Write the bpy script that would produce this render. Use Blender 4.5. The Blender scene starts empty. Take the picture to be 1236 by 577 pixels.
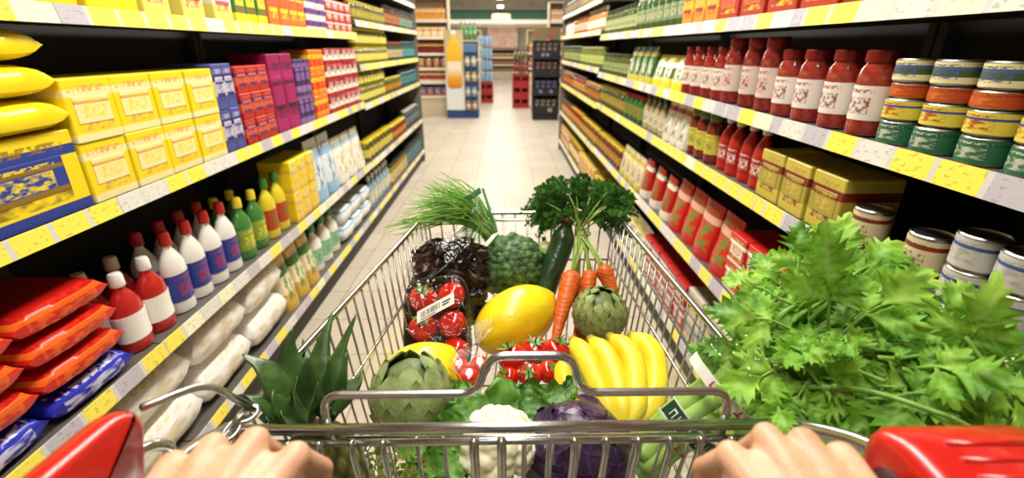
import bpy, math, random
from mathutils import Vector, Matrix, noise, Quaternion
V = Vector
PI = math.pi
sin, cos = math.sin, math.cos
SC = bpy.context.scene
COL = SC.collection
RND = random.Random(7)

# ------------------------------------------------------------------ camera
CAM_H = 1.42
PITCH = math.atan(231.5 / 570.0)
YAW = math.radians(0.93)
FPX = 570.0
cd = bpy.data.cameras.new('camera')
cam = bpy.data.objects.new('camera', cd)
COL.objects.link(cam)
cd.sensor_width = 36.0
cd.lens = FPX / 1236.0 * 36.0
cd.clip_start = 0.01
cam.location = (0, 0, CAM_H)
cam.rotation_euler = (PI / 2 - PITCH, 0, -YAW)
cd.dof.use_dof = True
cd.dof.focus_distance = 0.76
cd.dof.aperture_fstop = 3.4
SC.camera = cam
_CM = cam.rotation_euler.to_matrix()


def W(px, py, d):
    """world point seen at a pixel of the photograph, d metres deep along the view axis"""
    return V((0, 0, CAM_H)) + _CM @ V(((px - 618) / FPX * d, (288.5 - py) / FPX * d, -d))


# ------------------------------------------------------------------ objects and tags
def link(o):
    COL.objects.link(o)
    return o


def tag(o, label=None, cat=None, group=None, kind=None):
    if label:
        o['label'] = label
    if cat:
        o['category'] = cat
    if group:
        o['group'] = group
    if kind:
        o['kind'] = kind
    return o


def empty(name, loc=(0, 0, 0), label=None, cat=None, group=None):
    o = link(bpy.data.objects.new(name, None))
    o.empty_display_size = 0.05
    o.location = loc
    return tag(o, label, cat, group)


def setparent(o, p):
    o.parent = p
    m = Matrix.Translation(p.location) @ p.rotation_euler.to_matrix().to_4x4()
    q = p.parent
    while q:
        m = (Matrix.Translation(q.location) @ q.rotation_euler.to_matrix().to_4x4()) @ m
        q = q.parent
    o.matrix_parent_inverse = m.inverted()


class MB:
    """collects shapes, builds ONE mesh object"""

    def __init__(s):
        s.v, s.f, s.m = [], [], []

    def add(s, vs, fs, mi=0):
        n = len(s.v)
        s.v += [tuple(p) for p in vs]
        s.f += [tuple(i + n for i in f) for f in fs]
        s.m += [mi] * len(fs)
        return s

    def join(s, o, M=None, mi=None):
        n = len(s.v)
        s.v += [tuple(M @ V(p)) for p in o.v] if M is not None else list(o.v)
        s.f += [tuple(i + n for i in f) for f in o.f]
        s.m += list(o.m) if mi is None else [mi] * len(o.f)
        return s

    def box(s, lo, hi, b=0.0, mi=0):
        x0, y0, z0 = lo
        x1, y1, z1 = hi
        if b <= 0:
            s.add([(x0, y0, z0), (x1, y0, z0), (x1, y1, z0), (x0, y1, z0), (x0, y0, z1), (x1, y0, z1), (x1, y1, z1), (x0, y1, z1)],
                  [(3, 2, 1, 0), (4, 5, 6, 7), (0, 1, 5, 4), (1, 2, 6, 5), (2, 3, 7, 6), (3, 0, 4, 7)], mi)
            return s
        b = min(b, (x1 - x0) * .45, (y1 - y0) * .45, (z1 - z0) * .45)
        # bevelled box: three inset rectangles per corner
        vs, idx = [], {}
        for ix, (xo, xi) in enumerate(((x0, x0 + b), (x1, x1 - b))):
            for iy, (yo, yi) in enumerate(((y0, y0 + b), (y1, y1 - b))):
                for iz, (zo, zi) in enumerate(((z0, z0 + b), (z1, z1 - b))):
                    for k, p in enumerate(((xo, yi, zi), (xi, yo, zi), (xi, yi, zo))):
                        idx[ix, iy, iz, k] = len(vs)
                        vs.append(p)
        fs = []
        I = idx
        for a in (0, 1):
            fs.append((I[a, 0, 0, 0], I[a, 1, 0, 0], I[a, 1, 1, 0], I[a, 0, 1, 0]) if a else (I[a, 0, 1, 0], I[a, 1, 1, 0], I[a, 1, 0, 0], I[a, 0, 0, 0]))
            fs.append((I[0, a, 1, 1], I[1, a, 1, 1], I[1, a, 0, 1], I[0, a, 0, 1]) if a else (I[0, a, 0, 1], I[1, a, 0, 1], I[1, a, 1, 1], I[0, a, 1, 1]))
            fs.append((I[0, 0, a, 2], I[1, 0, a, 2], I[1, 1, a, 2], I[0, 1, a, 2]) if a else (I[0, 1, a, 2], I[1, 1, a, 2], I[1, 0, a, 2], I[0, 0, a, 2]))
        for a in (0, 1):
            for c in (0, 1):
                fs.append((I[a, c, 0, 0], I[a, c, 0, 1], I[a, c, 1, 1], I[a, c, 1, 0]))
                fs.append((I[a, 0, c, 0], I[a, 0, c, 2], I[a, 1, c, 2], I[a, 1, c, 0]))
                fs.append((I[0, a, c, 1], I[0, a, c, 2], I[1, a, c, 2], I[1, a, c, 1]))
                for e in (0, 1):
                    fs.append((I[a, c, e, 0], I[a, c, e, 1], I[a, c, e, 2]))
        s.add(vs, fs, mi)
        return s

    def tube(s, path, r, n=8, caps=True, mi=0, flat=1.0, up=None, closed=False):
        P = [V(p) for p in path]
        N = len(P)
        R = r if isinstance(r, (list, tuple)) else [r] * N
        vs, fs = [], []
        t0 = (P[1] - P[0]).normalized()
        nrm = V(up) if up else (V((0, 0, 1)) if abs(t0.z) < .9 else V((1, 0, 0)))
        for i in range(N):
            if closed:
                t = (P[(i + 1) % N] - P[i - 1])
            else:
                t = (P[min(i + 1, N - 1)] - P[max(i - 1, 0)])
            t = t.normalized() if t.length > 1e-9 else t0
            nrm = nrm - t * nrm.dot(t)
            if nrm.length < 1e-6:
                nrm = t.orthogonal()
            nrm.normalize()
            bn = t.cross(nrm)
            for k in range(n):
                a = 2 * PI * k / n
                vs.append(P[i] + nrm * (cos(a) * R[i] * flat) + bn * (sin(a) * R[i]))
        for i in range(N if closed else N - 1):
            j = (i + 1) % N
            for k in range(n):
                k2 = (k + 1) % n
                fs.append((i * n + k, i * n + k2, j * n + k2, j * n + k))
        if caps and not closed:
            fs.append(tuple(reversed(range(n))))
            fs.append(tuple((N - 1) * n + k for k in range(n)))
        s.add(vs, fs, mi)
        return s

    def lathe(s, prof, n=16, M=None, mi=0, fn=None):
        vs, fs = [], []
        for (r, z) in prof:
            for k in range(n):
                a = 2 * PI * k / n
                p = V((r * cos(a), r * sin(a), z))
                if fn:
                    p = fn(p, a)
                vs.append(M @ p if M is not None else p)
        N = len(prof)
        for i in range(N - 1):
            for k in range(n):
                k2 = (k + 1) % n
                fs.append((i * n + k, i * n + k2, (i + 1) * n + k2, (i + 1) * n + k))
        if prof[0][0] > 1e-6:
            fs.append(tuple(reversed(range(n))))
        if prof[-1][0] > 1e-6:
            fs.append(tuple((N - 1) * n + k for k in range(n)))
        s.add(vs, fs, mi)
        return s

    def ball(s, c, rad, nu=24, nv=14, fn=None, M=None, mi=0):
        """ellipsoid; fn(unit direction) gives a radial scale"""
        c = V(c)
        rx, ry, rz = rad if isinstance(rad, (tuple, list)) else (rad,) * 3
        vs, fs = [], []
        def put(d):
            k = fn(d) if fn else 1.0
            p = V((d.x * rx * k, d.y * ry * k, d.z * rz * k))
            if M is not None:
                p = M @ p
            vs.append(c + p)
        put(V((0, 0, -1)))
        for j in range(1, nv):
            ph = -PI / 2 + PI * j / nv
            for i in range(nu):
                a = 2 * PI * i / nu
                put(V((cos(ph) * cos(a), cos(ph) * sin(a), sin(ph))))
        put(V((0, 0, 1)))
        for i in range(nu):
            fs.append((0, 1 + (i + 1) % nu, 1 + i))
            fs.append((len(vs) - 1, len(vs) - 1 - nu + i, len(vs) - 1 - nu + (i + 1) % nu))
        for j in range(nv - 2):
            for i in range(nu):
                a = 1 + j * nu
                fs.append((a + i, a + (i + 1) % nu, a + nu + (i + 1) % nu, a + nu + i))
        s.add(vs, fs, mi)
        return s

    def sheet(s, fn, nu, nv, mi=0, thick=0.0):
        vs = [fn(i / nu, j / nv) for j in range(nv + 1) for i in range(nu + 1)]
        fs = [(j * (nu + 1) + i, j * (nu + 1) + i + 1, (j + 1) * (nu + 1) + i + 1, (j + 1) * (nu + 1) + i) for j in range(nv) for i in range(nu)]
        s.add(vs, fs, mi)
        return s

    def build(s, name, mat, parent=None, smooth=True, loc=None, auto=None):
        me = bpy.data.meshes.new(name)
        me.from_pydata(s.v, [], s.f)
        mats = mat if isinstance(mat, (list, tuple)) else [mat]
        for m in mats:
            me.materials.append(m)
        if len(mats) > 1:
            me.polygons.foreach_set('material_index', s.m)
        me.polygons.foreach_set('use_smooth', [bool(smooth)] * len(me.polygons))
        me.update()
        if smooth and auto:
            me.set_sharp_from_angle(angle=math.radians(auto))
        o = link(bpy.data.objects.new(name, me))
        if loc is not None:
            o.location = loc
        if parent is not None:
            o.parent = parent
        return o


def crom(pts, n=8):
    """Catmull-Rom through points"""
    P = [V(p) for p in pts]
    P = [P[0] * 2 - P[1]] + P + [P[-1] * 2 - P[-2]]
    out = []
    for i in range(1, len(P) - 2):
        a, b, c, d = P[i - 1:i + 3]
        for k in range(n):
            t = k / n
            out.append(0.5 * ((2 * b) + (c - a) * t + (2 * a - 5 * b + 4 * c - d) * t * t + (3 * b - a - 3 * c + d) * t ** 3))
    out.append(P[-2].copy())
    return out


def fillet(pts, r, n=5):
    """polyline with rounded corners"""
    P = [V(p) for p in pts]
    out = [P[0]]
    for i in range(1, len(P) - 1):
        a, b, c = P[i - 1:i + 2]
        u, w = (a - b), (c - b)
        rr = min(r, u.length * .45, w.length * .45)
        p, q = b + u.normalized() * rr, b + w.normalized() * rr
        for k in range(n + 1):
            t = k / n
            out.append((1 - t) ** 2 * p + 2 * t * (1 - t) * b + t * t * q)
    out.append(P[-1])
    return out


def frame(z, x=None):
    """rotation whose local Z is z"""
    z = V(z).normalized()
    x = V(x) if x is not None else (V((1, 0, 0)) if abs(z.x) < .9 else V((0, 1, 0)))
    x = (x - z * x.dot(z)).normalized()
    y = z.cross(x)
    return Matrix((x, y, z)).transposed()


def nz(p, s=1.0):
    return noise.noise(V(p) * s)


# ------------------------------------------------------------------ materials
def C(h):
    h = h.lstrip('#')
    r = [int(h[i:i + 2], 16) / 255 for i in (0, 2, 4)]
    return tuple(c / 12.92 if c <= .04045 else ((c + .055) / 1.055) ** 2.4 for c in r) + (1,)


class NT:
    def __init__(s, name):
        s.mat = bpy.data.materials.new(name)
        s.mat.use_nodes = True
        s.t = s.mat.node_tree
        s.n = s.t.nodes
        s.n.clear()
        s.out = s.n.new('ShaderNodeOutputMaterial')

    def new(s, t, **k):
        o = s.n.new('ShaderNode' + t)
        for a, b in k.items():
            setattr(o, a, b)
        return o

    def l(s, a, b):
        s.t.links.new(a, b)

    def coords(s, kind='Object', scale=None):
        tc = s.new('TexCoord')
        if scale is None:
            return tc.outputs[kind]
        mp = s.new('Mapping')
        mp.inputs['Scale'].default_value = scale if isinstance(scale, (tuple, list)) else (scale,) * 3
        s.l(tc.outputs[kind], mp.inputs['Vector'])
        return mp.outputs[0]

    def noise(s, vec, scale, detail=3, rough=.55):
        o = s.new('TexNoise')
        o.inputs['Scale'].default_value = scale
        o.inputs['Detail'].default_value = detail
        o.inputs['Roughness'].default_value = rough
        s.l(vec, o.inputs['Vector'])
        return o.outputs['Fac']

    def ramp(s, fac, stops, interp='LINEAR'):
        o = s.new('ValToRGB')
        o.color_ramp.interpolation = interp
        e = o.color_ramp.elements
        while len(e) < len(stops):
            e.new(.5)
        for el, (p, c) in zip(e, stops):
            el.position = p
            el.color = c
        s.l(fac, o.inputs[0])
        return o.outputs[0]

    def mix(s, fac, a, b, mode='MIX'):
        o = s.new('Mix', data_type='RGBA', blend_type=mode)
        for i, x in ((0, fac), (6, a), (7, b)):
            if isinstance(x, (int, float)):
                o.inputs[i].default_value = x
            elif isinstance(x, tuple):
                o.inputs[i].default_value = x
            else:
                s.l(x, o.inputs[i])
        return o.outputs[2]

    def math(s, op, a, b=None, c=None):
        o = s.new('Math', operation=op)
        for i, x in enumerate((a, b, c)):
            if x is None:
                continue
            if isinstance(x, (int, float)):
                o.inputs[i].default_value = x
            else:
                s.l(x, o.inputs[i])
        return o.outputs[0]

    def bump(s, h, strength=.3, dist=.01):
        o = s.new('Bump')
        o.inputs['Strength'].default_value = strength
        o.inputs['Distance'].default_value = dist
        s.l(h, o.inputs['Height'])
        return o.outputs[0]

    def bsdf(s, color, rough=.5, metal=0, spec=.5, bump=None, coat=0, sss=0, sssr=None, emit=None, es=0, trans=0, alpha=None, sheen=0):
        p = s.new('BsdfPrincipled')
        def put(k, x):
            if isinstance(x, (int, float, tuple)):
                p.inputs[k].default_value = x
            else:
                s.l(x, p.inputs[k])
        put('Base Color', color)
        put('Roughness', rough)
        put('Metallic', metal)
        put('Specular IOR Level', spec)
        put('Coat Weight', coat)
        if coat:
            p.inputs['Coat Roughness'].default_value = .08
        if sss:
            put('Subsurface Weight', sss)
            p.inputs['Subsurface Radius'].default_value = sssr or (.012, .006, .003)
            p.inputs['Subsurface Scale'].default_value = 1.0
        if emit is not None:
            put('Emission Color', emit)
            p.inputs['Emission Strength'].default_value = es
        if trans:
            put('Transmission Weight', trans)
        if alpha is not None:
            put('Alpha', alpha)
        if bump is not None:
            s.l(bump, p.inputs['Normal'])
        s.l(p.outputs[0], s.out.inputs[0])
        return p


_mc = {}


def simple(name, h, rough=.5, metal=0, var=.12, vs=30, bump=0, bs=80, h2=None, coat=0, sss=0, spec=.5, sssr=None, coords='Object', dist=.004):
    """one colour broken by noise, with optional second colour and bump"""
    key = (name, h, rough, metal, var, vs, bump, bs, h2, coat, sss)
    if key in _mc:
        return _mc[key]
    T = NT(name)
    co = T.coords(coords)
    a = C(h)
    b = C(h2) if h2 else tuple(c * (1 - var) for c in a[:3]) + (1,)
    f = T.ramp(T.noise(co, vs), [(.35, (0, 0, 0, 1)), (.65, (1, 1, 1, 1))])
    colr = T.mix(f, a, b)
    bm = T.bump(T.noise(co, bs, 4), bump, dist) if bump else None
    T.bsdf(colr, rough, metal, spec, bm, coat, sss, sssr)
    _mc[key] = T.mat
    return T.mat


def printed(c1, c2, c3, seed=0, rough=.38, style=0):
    """printed packaging: bands of colour and an irregular picture patch, in the pack's own coordinates"""
    key = ('printed', c1, c2, c3, seed % 5, style)
    if key in _mc:
        return _mc[key]
    R = random.Random(hash(key) if False else (seed % 5) * 31 + style * 7 + sum(map(ord, c1 + c2 + c3)))
    T = NT('printed_pack')
    co = T.coords('Generated')
    sp = T.new('SeparateXYZ')
    T.l(co, sp.inputs[0])
    a = R.uniform(.12, .22)
    b = R.uniform(.62, .78)
    A, B, D = C(c1), C(c2), C(c3)
    band = T.ramp(sp.outputs[2], [(0, B if style == 1 else A), (a, A), (b, B), (b + .12, A)] if style < 2 else [(0, A), (.3, B), (.62, D), (.78, A)], 'CONSTANT')
    n = T.noise(T.coords('Generated', (1, 2.2 + seed % 3, 3)), 2.1, 2)
    zc = T.math('ABSOLUTE', T.math('SUBTRACT', sp.outputs[2], .42))
    yc = T.math('ABSOLUTE', T.math('SUBTRACT', sp.outputs[1], .5))
    inside = T.math('MULTIPLY', T.math('LESS_THAN', zc, .24), T.math('LESS_THAN', yc, .36))
    patch = T.math('MULTIPLY', T.ramp(n, [(.42, (0, 0, 0, 1)), (.6, (.9, .9, .9, 1))]), inside)
    colr = T.mix(patch, band, D)
    n2 = T.noise(T.coords('Generated', (1, 9, 5)), 2.4, 1)
    zl = T.math('LESS_THAN', T.math('ABSOLUTE', T.math('SUBTRACT', sp.outputs[2], .84)), .05)
    txt = T.math('MULTIPLY', T.ramp(n2, [(.45, (0, 0, 0, 1)), (.58, (.85, .85, .85, 1))]), T.math('MULTIPLY', zl, T.math('LESS_THAN', yc, .4)))
    colr = T.mix(txt, colr, D if style != 2 else B)
    T.bsdf(colr, rough, 0, .4)
    _mc[key] = T.mat
    return T.mat


def film_mat(name='clear_film', tint=(.98, .98, .98, 1), gloss=.25, bs=45, rough=.06, haze=0.0):
    if name in _mc:
        return _mc[name]
    T = NT(name)
    co = T.coords('Object')
    h = T.math('ADD', T.noise(co, bs, 3, .6), T.math('MULTIPLY', T.noise(co, bs * 3.3, 2), .35))
    bm = T.bump(h, 1.0, .012)
    tr = T.new('BsdfTransparent')
    tr.inputs[0].default_value = tint
    gl = T.new('BsdfGlossy')
    gl.inputs['Roughness'].default_value = rough
    gl.inputs['Color'].default_value = (1, 1, 1, 1)
    T.l(bm, gl.inputs['Normal'])
    lw = T.new('LayerWeight')
    lw.inputs['Blend'].default_value = .35
    T.l(bm, lw.inputs['Normal'])
    fac = T.math('MULTIPLY_ADD', lw.outputs['Facing'], gloss * 1.3, gloss * .25)
    mx = T.new('MixShader')
    T.l(fac, mx.inputs[0])
    T.l(tr.outputs[0], mx.inputs[1])
    T.l(gl.outputs[0], mx.inputs[2])
    last = mx
    if haze:
        df = T.new('BsdfDiffuse')
        df.inputs[0].default_value = (.85, .88, .85, 1)
        m2 = T.new('MixShader')
        m2.inputs[0].default_value = haze
        T.l(mx.outputs[0], m2.inputs[1])
        T.l(df.outputs[0], m2.inputs[2])
        last = m2
    T.l(last.outputs[0], T.out.inputs[0])
    _mc[name] = T.mat
    return T.mat


def emit_mat(name, h, s):
    T = NT(name)
    e = T.new('Emission')
    e.inputs[0].default_value = C(h)
    e.inputs[1].default_value = s
    T.l(e.outputs[0], T.out.inputs[0])
    return T.mat


M_CHROME = simple('chromed_steel', '#cfcfca', .27, 1.0, .1, 60, bump=.05, bs=200)
M_STEEL_DULL = simple('dull_steel', '#8f8f8a', .42, .9, .2, 20)


def rebase(root):
    """geometry was built in world coordinates: move the thing's origin to its base"""
    def kids(o):
        for c in o.children:
            yield c
            yield from kids(c)
    ms = ([root] if root.type == 'MESH' else []) + [k for k in kids(root) if k.type == 'MESH']
    xs = [v.co for m in ms for v in m.data.vertices]
    lo = V((min(p.x for p in xs), min(p.y for p in xs), min(p.z for p in xs)))
    hi = V((max(p.x for p in xs), max(p.y for p in xs), max(p.z for p in xs)))
    c = V(((lo.x + hi.x) / 2, (lo.y + hi.y) / 2, lo.z))
    T = Matrix.Translation(-c)
    for m in ms:
        m.data.transform(T)
    root.location = c
    return root


# ================================================================== the setting
def structure(name, mb, mat, smooth=False):
    o = mb.build(name, mat, smooth=smooth)
    o['kind'] = 'structure'
    return o


XL, XR = -1.065, .807          # fronts of the shelving on both sides of the aisle
Y_BACK = 25.5

# floor: pale glossy square tiles
T = NT('floor_tiles')
co = T.coords('Object')
br = T.new('TexBrick', offset=0.0, squash=1.0)
br.inputs['Scale'].default_value = 1.0
br.inputs['Brick Width'].default_value = .33
br.inputs['Row Height'].default_value = .33
br.inputs['Mortar Size'].default_value = .0035
br.inputs['Mortar Smooth'].default_value = .1
br.inputs['Bias'].default_value = 0
br.inputs['Color1'].default_value = C('#c3b8a5')
br.inputs['Color2'].default_value = C('#b8ac98')
br.inputs['Mortar'].default_value = C('#8d8272')
T.l(co, br.inputs['Vector'])
spk = T.ramp(T.noise(co, 60, 4), [(.3, (.86, .86, .86, 1)), (.7, (1, 1, 1, 1))])
cl = T.mix(1.0, br.outputs['Color'], spk, 'MULTIPLY')
T.bsdf(cl, T.math('MULTIPLY_ADD', T.noise(co, 5), .14, .36), 0, .28, T.bump(br.outputs['Fac'], -.25, .003))
M_FLOOR = T.mat
structure('floor', MB().box((-9, -2.2, -.1), (9, Y_BACK + .2, 0)), M_FLOOR)
# ceiling with a grid of panels
T = NT('ceiling_panels')
co = T.coords('Object')
br = T.new('TexBrick', offset=0.0)
br.inputs['Scale'].default_value = 1.0
br.inputs['Brick Width'].default_value = .6
br.inputs['Row Height'].default_value = .6
br.inputs['Mortar Size'].default_value = .012
br.inputs['Color1'].default_value = C('#b9b5ad')
br.inputs['Color2'].default_value = C('#b0aca4')
br.inputs['Mortar'].default_value = C('#7c7973')
T.l(co, br.inputs['Vector'])
T.bsdf(br.outputs['Color'], .8)
structure('ceiling', MB().box((-9, -2.2, 3.1), (9, Y_BACK + .2, 3.2)), T.mat)
M_WALL = simple('painted_wall', '#d9cfbd', .7, var=.05, vs=3)
structure('wall_back', MB().box((-9, Y_BACK, 0), (9, Y_BACK + .2, 3.1)), M_WALL)
structure('wall_left', MB().box((-9.2, -2.2, 0), (-9, Y_BACK, 3.1)), M_WALL)
structure('wall_right', MB().box((9, -2.2, 0), (9.2, Y_BACK, 3.1)), M_WALL)
structure('wall_front', MB().box((-9, -2.4, 0), (9, -2.2, 3.1)), M_WALL)
# green fascia band with a white lit strip along the back wall
structure('trim_1', MB().box((-9, Y_BACK - .25, 2.62), (9, Y_BACK - .001, 3.08), .01), simple('green_fascia', '#5f8f78', .5, var=.1))

# ================================================================== lights
M_TUBE = emit_mat('lamp_diffuser', '#fff3de', 9.0)
M_LAMPBODY = simple('white_enamel', '#e6e4dd', .35, var=.03)


def lamp_mesh(L):
    body = MB().box((-.15, -L / 2, 0), (.15, L / 2, .055), .008)
    dif = MB().box((-.125, -L / 2 + .02, -.02), (.125, L / 2 - .02, 0), .008)
    return body, dif


lamps = []
lamp_src = None


def copy_tree(o, parent=None):
    c = o.copy()
    COL.objects.link(c)
    if parent is not None:
        c.parent = parent
    for ch in list(o.children):
        copy_tree(ch, c)
    return c


ORD = ['first', 'second', 'third', 'fourth', 'fifth', 'sixth', 'seventh', 'eighth', 'ninth', 'tenth', 'eleventh', 'twelfth', 'thirteenth',
       'fourteenth', 'fifteenth', 'sixteenth', 'seventeenth', 'eighteenth', 'nineteenth', 'twentieth', 'twenty-first', 'twenty-second',
       'twenty-third', 'twenty-fourth', 'twenty-fifth', 'twenty-sixth', 'twenty-seventh', 'twenty-eighth', 'twenty-ninth', 'thirtieth']


def area(name, loc, sx, sy, power, color, rot=(0, 0, 0)):
    ld = bpy.data.lights.new(name, 'AREA')
    ld.shape = 'RECTANGLE'
    ld.size, ld.size_y = sx, sy
    ld.energy = power
    ld.color = color
    o = link(bpy.data.objects.new(name, ld))
    o.location = loc
    o.rotation_euler = rot
    return o


WARM = (1.0, .965, .90)
row_i = 0
for (lx, lname, ys) in ((-.13, 'aisle', (.2, 1.6, 3.0, 4.4, 5.8, 7.4, 9.6, 12.0, 15.0, 18.5, 22.5)), (-3.4, 'side', (9.6, 14.0, 19.0)), (3.2, 'side', (9.6, 14.0, 19.0))):
    for i, y in enumerate(ys):
        nm = 'ceiling_light'
        where = {'aisle': 'over the middle aisle', 'side': 'over the far hall'}[lname]
        lab = f'{ORD[i]} white ceiling strip light {where} counting from the cart' if lname == 'aisle' else f'{ORD[i]} white ceiling strip light over the far hall {"beyond the drinks display" if lx < 0 else "beyond the black display"}'
        if lamp_src is None:
            r = empty(nm, (lx, y, 3.04), lab, 'ceiling light', 'ceiling strip lights')
            b, d = lamp_mesh(1.2)
            b.build('housing', M_LAMPBODY, r, smooth=False)
            d.build('diffuser', M_TUBE, r, smooth=False)
            lamp_src = r
        else:
            r = copy_tree(lamp_src)
            r.location = (lx, y, 3.04)
            r['label'] = lab
        pw = 42 if y < 1 else 64 if y < 2 else 66 if y < 7 else 85
        area('strip_light', (lx, y, 3.0), .5, 1.3, pw, WARM)
w = bpy.data.worlds.new('store')
SC.world = w
w.use_nodes = True
w.node_tree.nodes['Background'].inputs[0].default_value = (1, .95, .88, 1)
w.node_tree.nodes['Background'].inputs[1].default_value = .22

# ================================================================== shelving
M_BACKPANEL = simple('dark_back_panel', '#1d1a18', .7, var=.2, vs=8)
M_UPRIGHT = simple('grey_upright', '#3b3a38', .5, var=.1)
M_BOARD = simple('shelf_enamel', '#57534d', .5, var=.1)
M_PLINTH = simple('dark_plinth', '#2a2725', .55, var=.1)


def rail_mat(seed, yellow):
    T = NT('price_rail_strip')
    co = T.coords('Object')
    sp = T.new('SeparateXYZ')
    T.l(co, sp.inputs[0])
    cell = T.math('FLOOR', T.math('MULTIPLY', sp.outputs[1], 1 / .105))
    wn = T.new('TexWhiteNoise', noise_dimensions='1D')
    T.l(T.math('ADD', cell, seed * 17.3), wn.inputs['W'])
    c = T.ramp(wn.outputs['Value'], [(0, C('#f2df55')), (yellow, C('#d9d6cb')), (yellow + .2, C('#f0e9c4')), (yellow + .33, C('#b9b4bb'))], 'CONSTANT')
    fr = T.math('FRACT', T.math('MULTIPLY', sp.outputs[1], 1 / .105))
    gap = T.math('LESS_THAN', T.math('ABSOLUTE', T.math('SUBTRACT', fr, .5)), .44)
    c = T.mix(gap, C('#cfccc2'), c)
    n = T.noise(T.coords('Object', (1, 60, 120)), 1.0, 1)
    ink = T.math('MULTIPLY', T.math('GREATER_THAN', n, .62), gap)
    c = T.mix(T.math('MULTIPLY', ink, .35), c, C('#6b6640'))
    T.bsdf(c, .3, 0, .5)
    return T.mat


RAILS = [rail_mat(i, y) for i, y in enumerate((.45, .5, .55, .4))]
LIP = .045
DEPTH = .46


def shelving_unit(side, y0, y1, tops, height, label, end=None):
    """gondola shelving bay; side -1 left of the aisle, +1 right of it; local x points away from the aisle"""
    X = XL if side < 0 else XR
    r = empty('shelving_unit', (X, y0, 0), label, 'shelving unit', 'shelving along the aisle')
    if side < 0:
        r.rotation_euler = (0, 0, PI)
        r.location = (X, y1, 0)
    L = y1 - y0
    MB().box((DEPTH, .004, .0), (DEPTH + .02, L - .004, height)).build('back_panel', M_BACKPANEL, r, smooth=False)
    for yy in (.004, L - .034):
        MB().box((DEPTH - .04, yy, .1), (DEPTH - .001, yy + .03, height - .01)).build('upright', M_UPRIGHT, r, smooth=False)
    MB().box((.03, .002, 0), (DEPTH - .045, L - .002, .115)).build('plinth', M_PLINTH, r, smooth=False)
    for k, z in enumerate(tops):
        lip = LIP if k else .04
        s = MB().box((.006, .003, z - .028), (DEPTH - .045, L - .003, z)).build('shelf', M_BOARD, r, smooth=False)
        rail = MB()
        rail.add([(.004, .001, z + .006), (.004, L - .001, z + .006), (-.004, L - .001, z - lip + .006), (-.004, .001, z - lip + .006),
                  (.0085, .001, z + .006), (.0085, L - .001, z + .006), (.004, L - .001, z - lip + .006), (.004, .001, z - lip + .006)],
                 [(0, 1, 2, 3), (7, 6, 5, 4), (0, 4, 5, 1), (3, 2, 6, 7), (0, 3, 7, 4), (1, 5, 6, 2)])
        rail.build('price_rail', RAILS[(k + int(y0 * 3)) % 4], s, smooth=False)
        for q in range(1, int(L / .6)):
            pass
    if end is not None:
        yy = (-.022, -.001) if ((end == 'far') == (side < 0)) else (L + .001, L + .022)
        MB().box((.0, yy[0], 0), (DEPTH + .02, yy[1], height)).build('end_panel', M_ENDPANEL, r, smooth=False)
    return r


M_ENDPANEL = simple('end_panel_enamel', '#6f6a60', .5, var=.08)
L_NEAR = [.16, .56, 1.03, 1.512]
L_FAR = [.16, .555, 1.01, 1.295, 1.60, 1.885]
R_NEAR = [.16, .578, .97, 1.222, 1.512]
R_FAR = [.16, .57, .955, 1.25, 1.555, 1.80]
for i in range(3):
    shelving_unit(-1, .02 + 1.245 * i, .02 + 1.245 * (i + 1), L_NEAR, 2.0, f'dark metal shelving bay with four shelves, {ORD[i]} from the cart beside soap and cleaning packs')
for i in range(2):
    shelving_unit(-1, 3.76 + 1.27 * i, 3.76 + 1.27 * (i + 1), L_FAR, 2.15, f'tall shelving bay of jars beyond the yellow cartons, {ORD[i]} of the two', 'far' if i == 1 else None)
for i in range(3):
    shelving_unit(1, .02 + 1.42 * i, .02 + 1.42 * (i + 1), R_NEAR, 2.0, f'dark metal shelving bay with five shelves, {ORD[i]} from the cart beside jars and cans')
for i in range(2):
    shelving_unit(1, 4.285 + 1.38 * i, 4.285 + 1.38 * (i + 1), R_FAR, 2.15, f'tall shelving bay of jars beyond the red sauce jars, {ORD[i]} of the two', 'far' if i == 1 else None)

# ================================================================== products (front faces +x, base at the origin)


def k_carton(w, d, h, c, s):
    m = printed(c[0], c[1], c[2], s, style=s % 3)
    b = MB().box((-d, -w / 2, 0), (0, w / 2, h), .003)
    return b, m, [('label_panel', MB().box((-.001, -w * .36, h * .3), (.0015, w * .36, h * .72), .0006), printed(c[1], c[2], c[0], s + 1, style=(s + 1) % 2))], False


def k_carton_small(w, d, h, c, s):
    return MB().box((-d, -w / 2, 0), (0, w / 2, h), .003), printed(c[0], c[1], c[2], s, style=s % 3), [], False


def k_bag(w, d, h, c, s):
    """plump flow-wrapped bag: pillow body with a crimped fin at both ends"""
    b = MB()
    N, K = 16, 18
    rings = []
    for j in range(N + 1):
        t = j / N * 2 - 1
        e = abs(t)
        full = (1 - e ** 7)
        hh = max(.05, full ** .5)
        ww = 1.0 - .05 * e ** 2 if e < .99 else .97
        ring = []
        for k in range(K):
            a = 2 * PI * k / K
            ca, sa = cos(a), sin(a)
            q = lambda v: math.copysign(abs(v) ** .62, v)
            wob = 1 + .07 * nz((ca * 1.5 + s, sa * 1.5, t * 3))
            ring.append((-d / 2 + q(ca) * d / 2 * ww * min(1, wob), t * w / 2, h / 2 + q(sa) * h / 2 * hh * min(1, wob)))
        rings.append(ring)
    vs = [p for r in rings for p in r]
    fs = [(j * K + k, (j + 1) * K + k, (j + 1) * K + (k + 1) % K, j * K + (k + 1) % K) for j in range(N) for k in range(K)]
    fs += [tuple(range(K)), tuple(N * K + k for k in reversed(range(K)))]
    b.add(vs, fs)
    return b, printed(c[0], c[1], c[2], s, .25, style=s % 3), [], True


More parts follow.
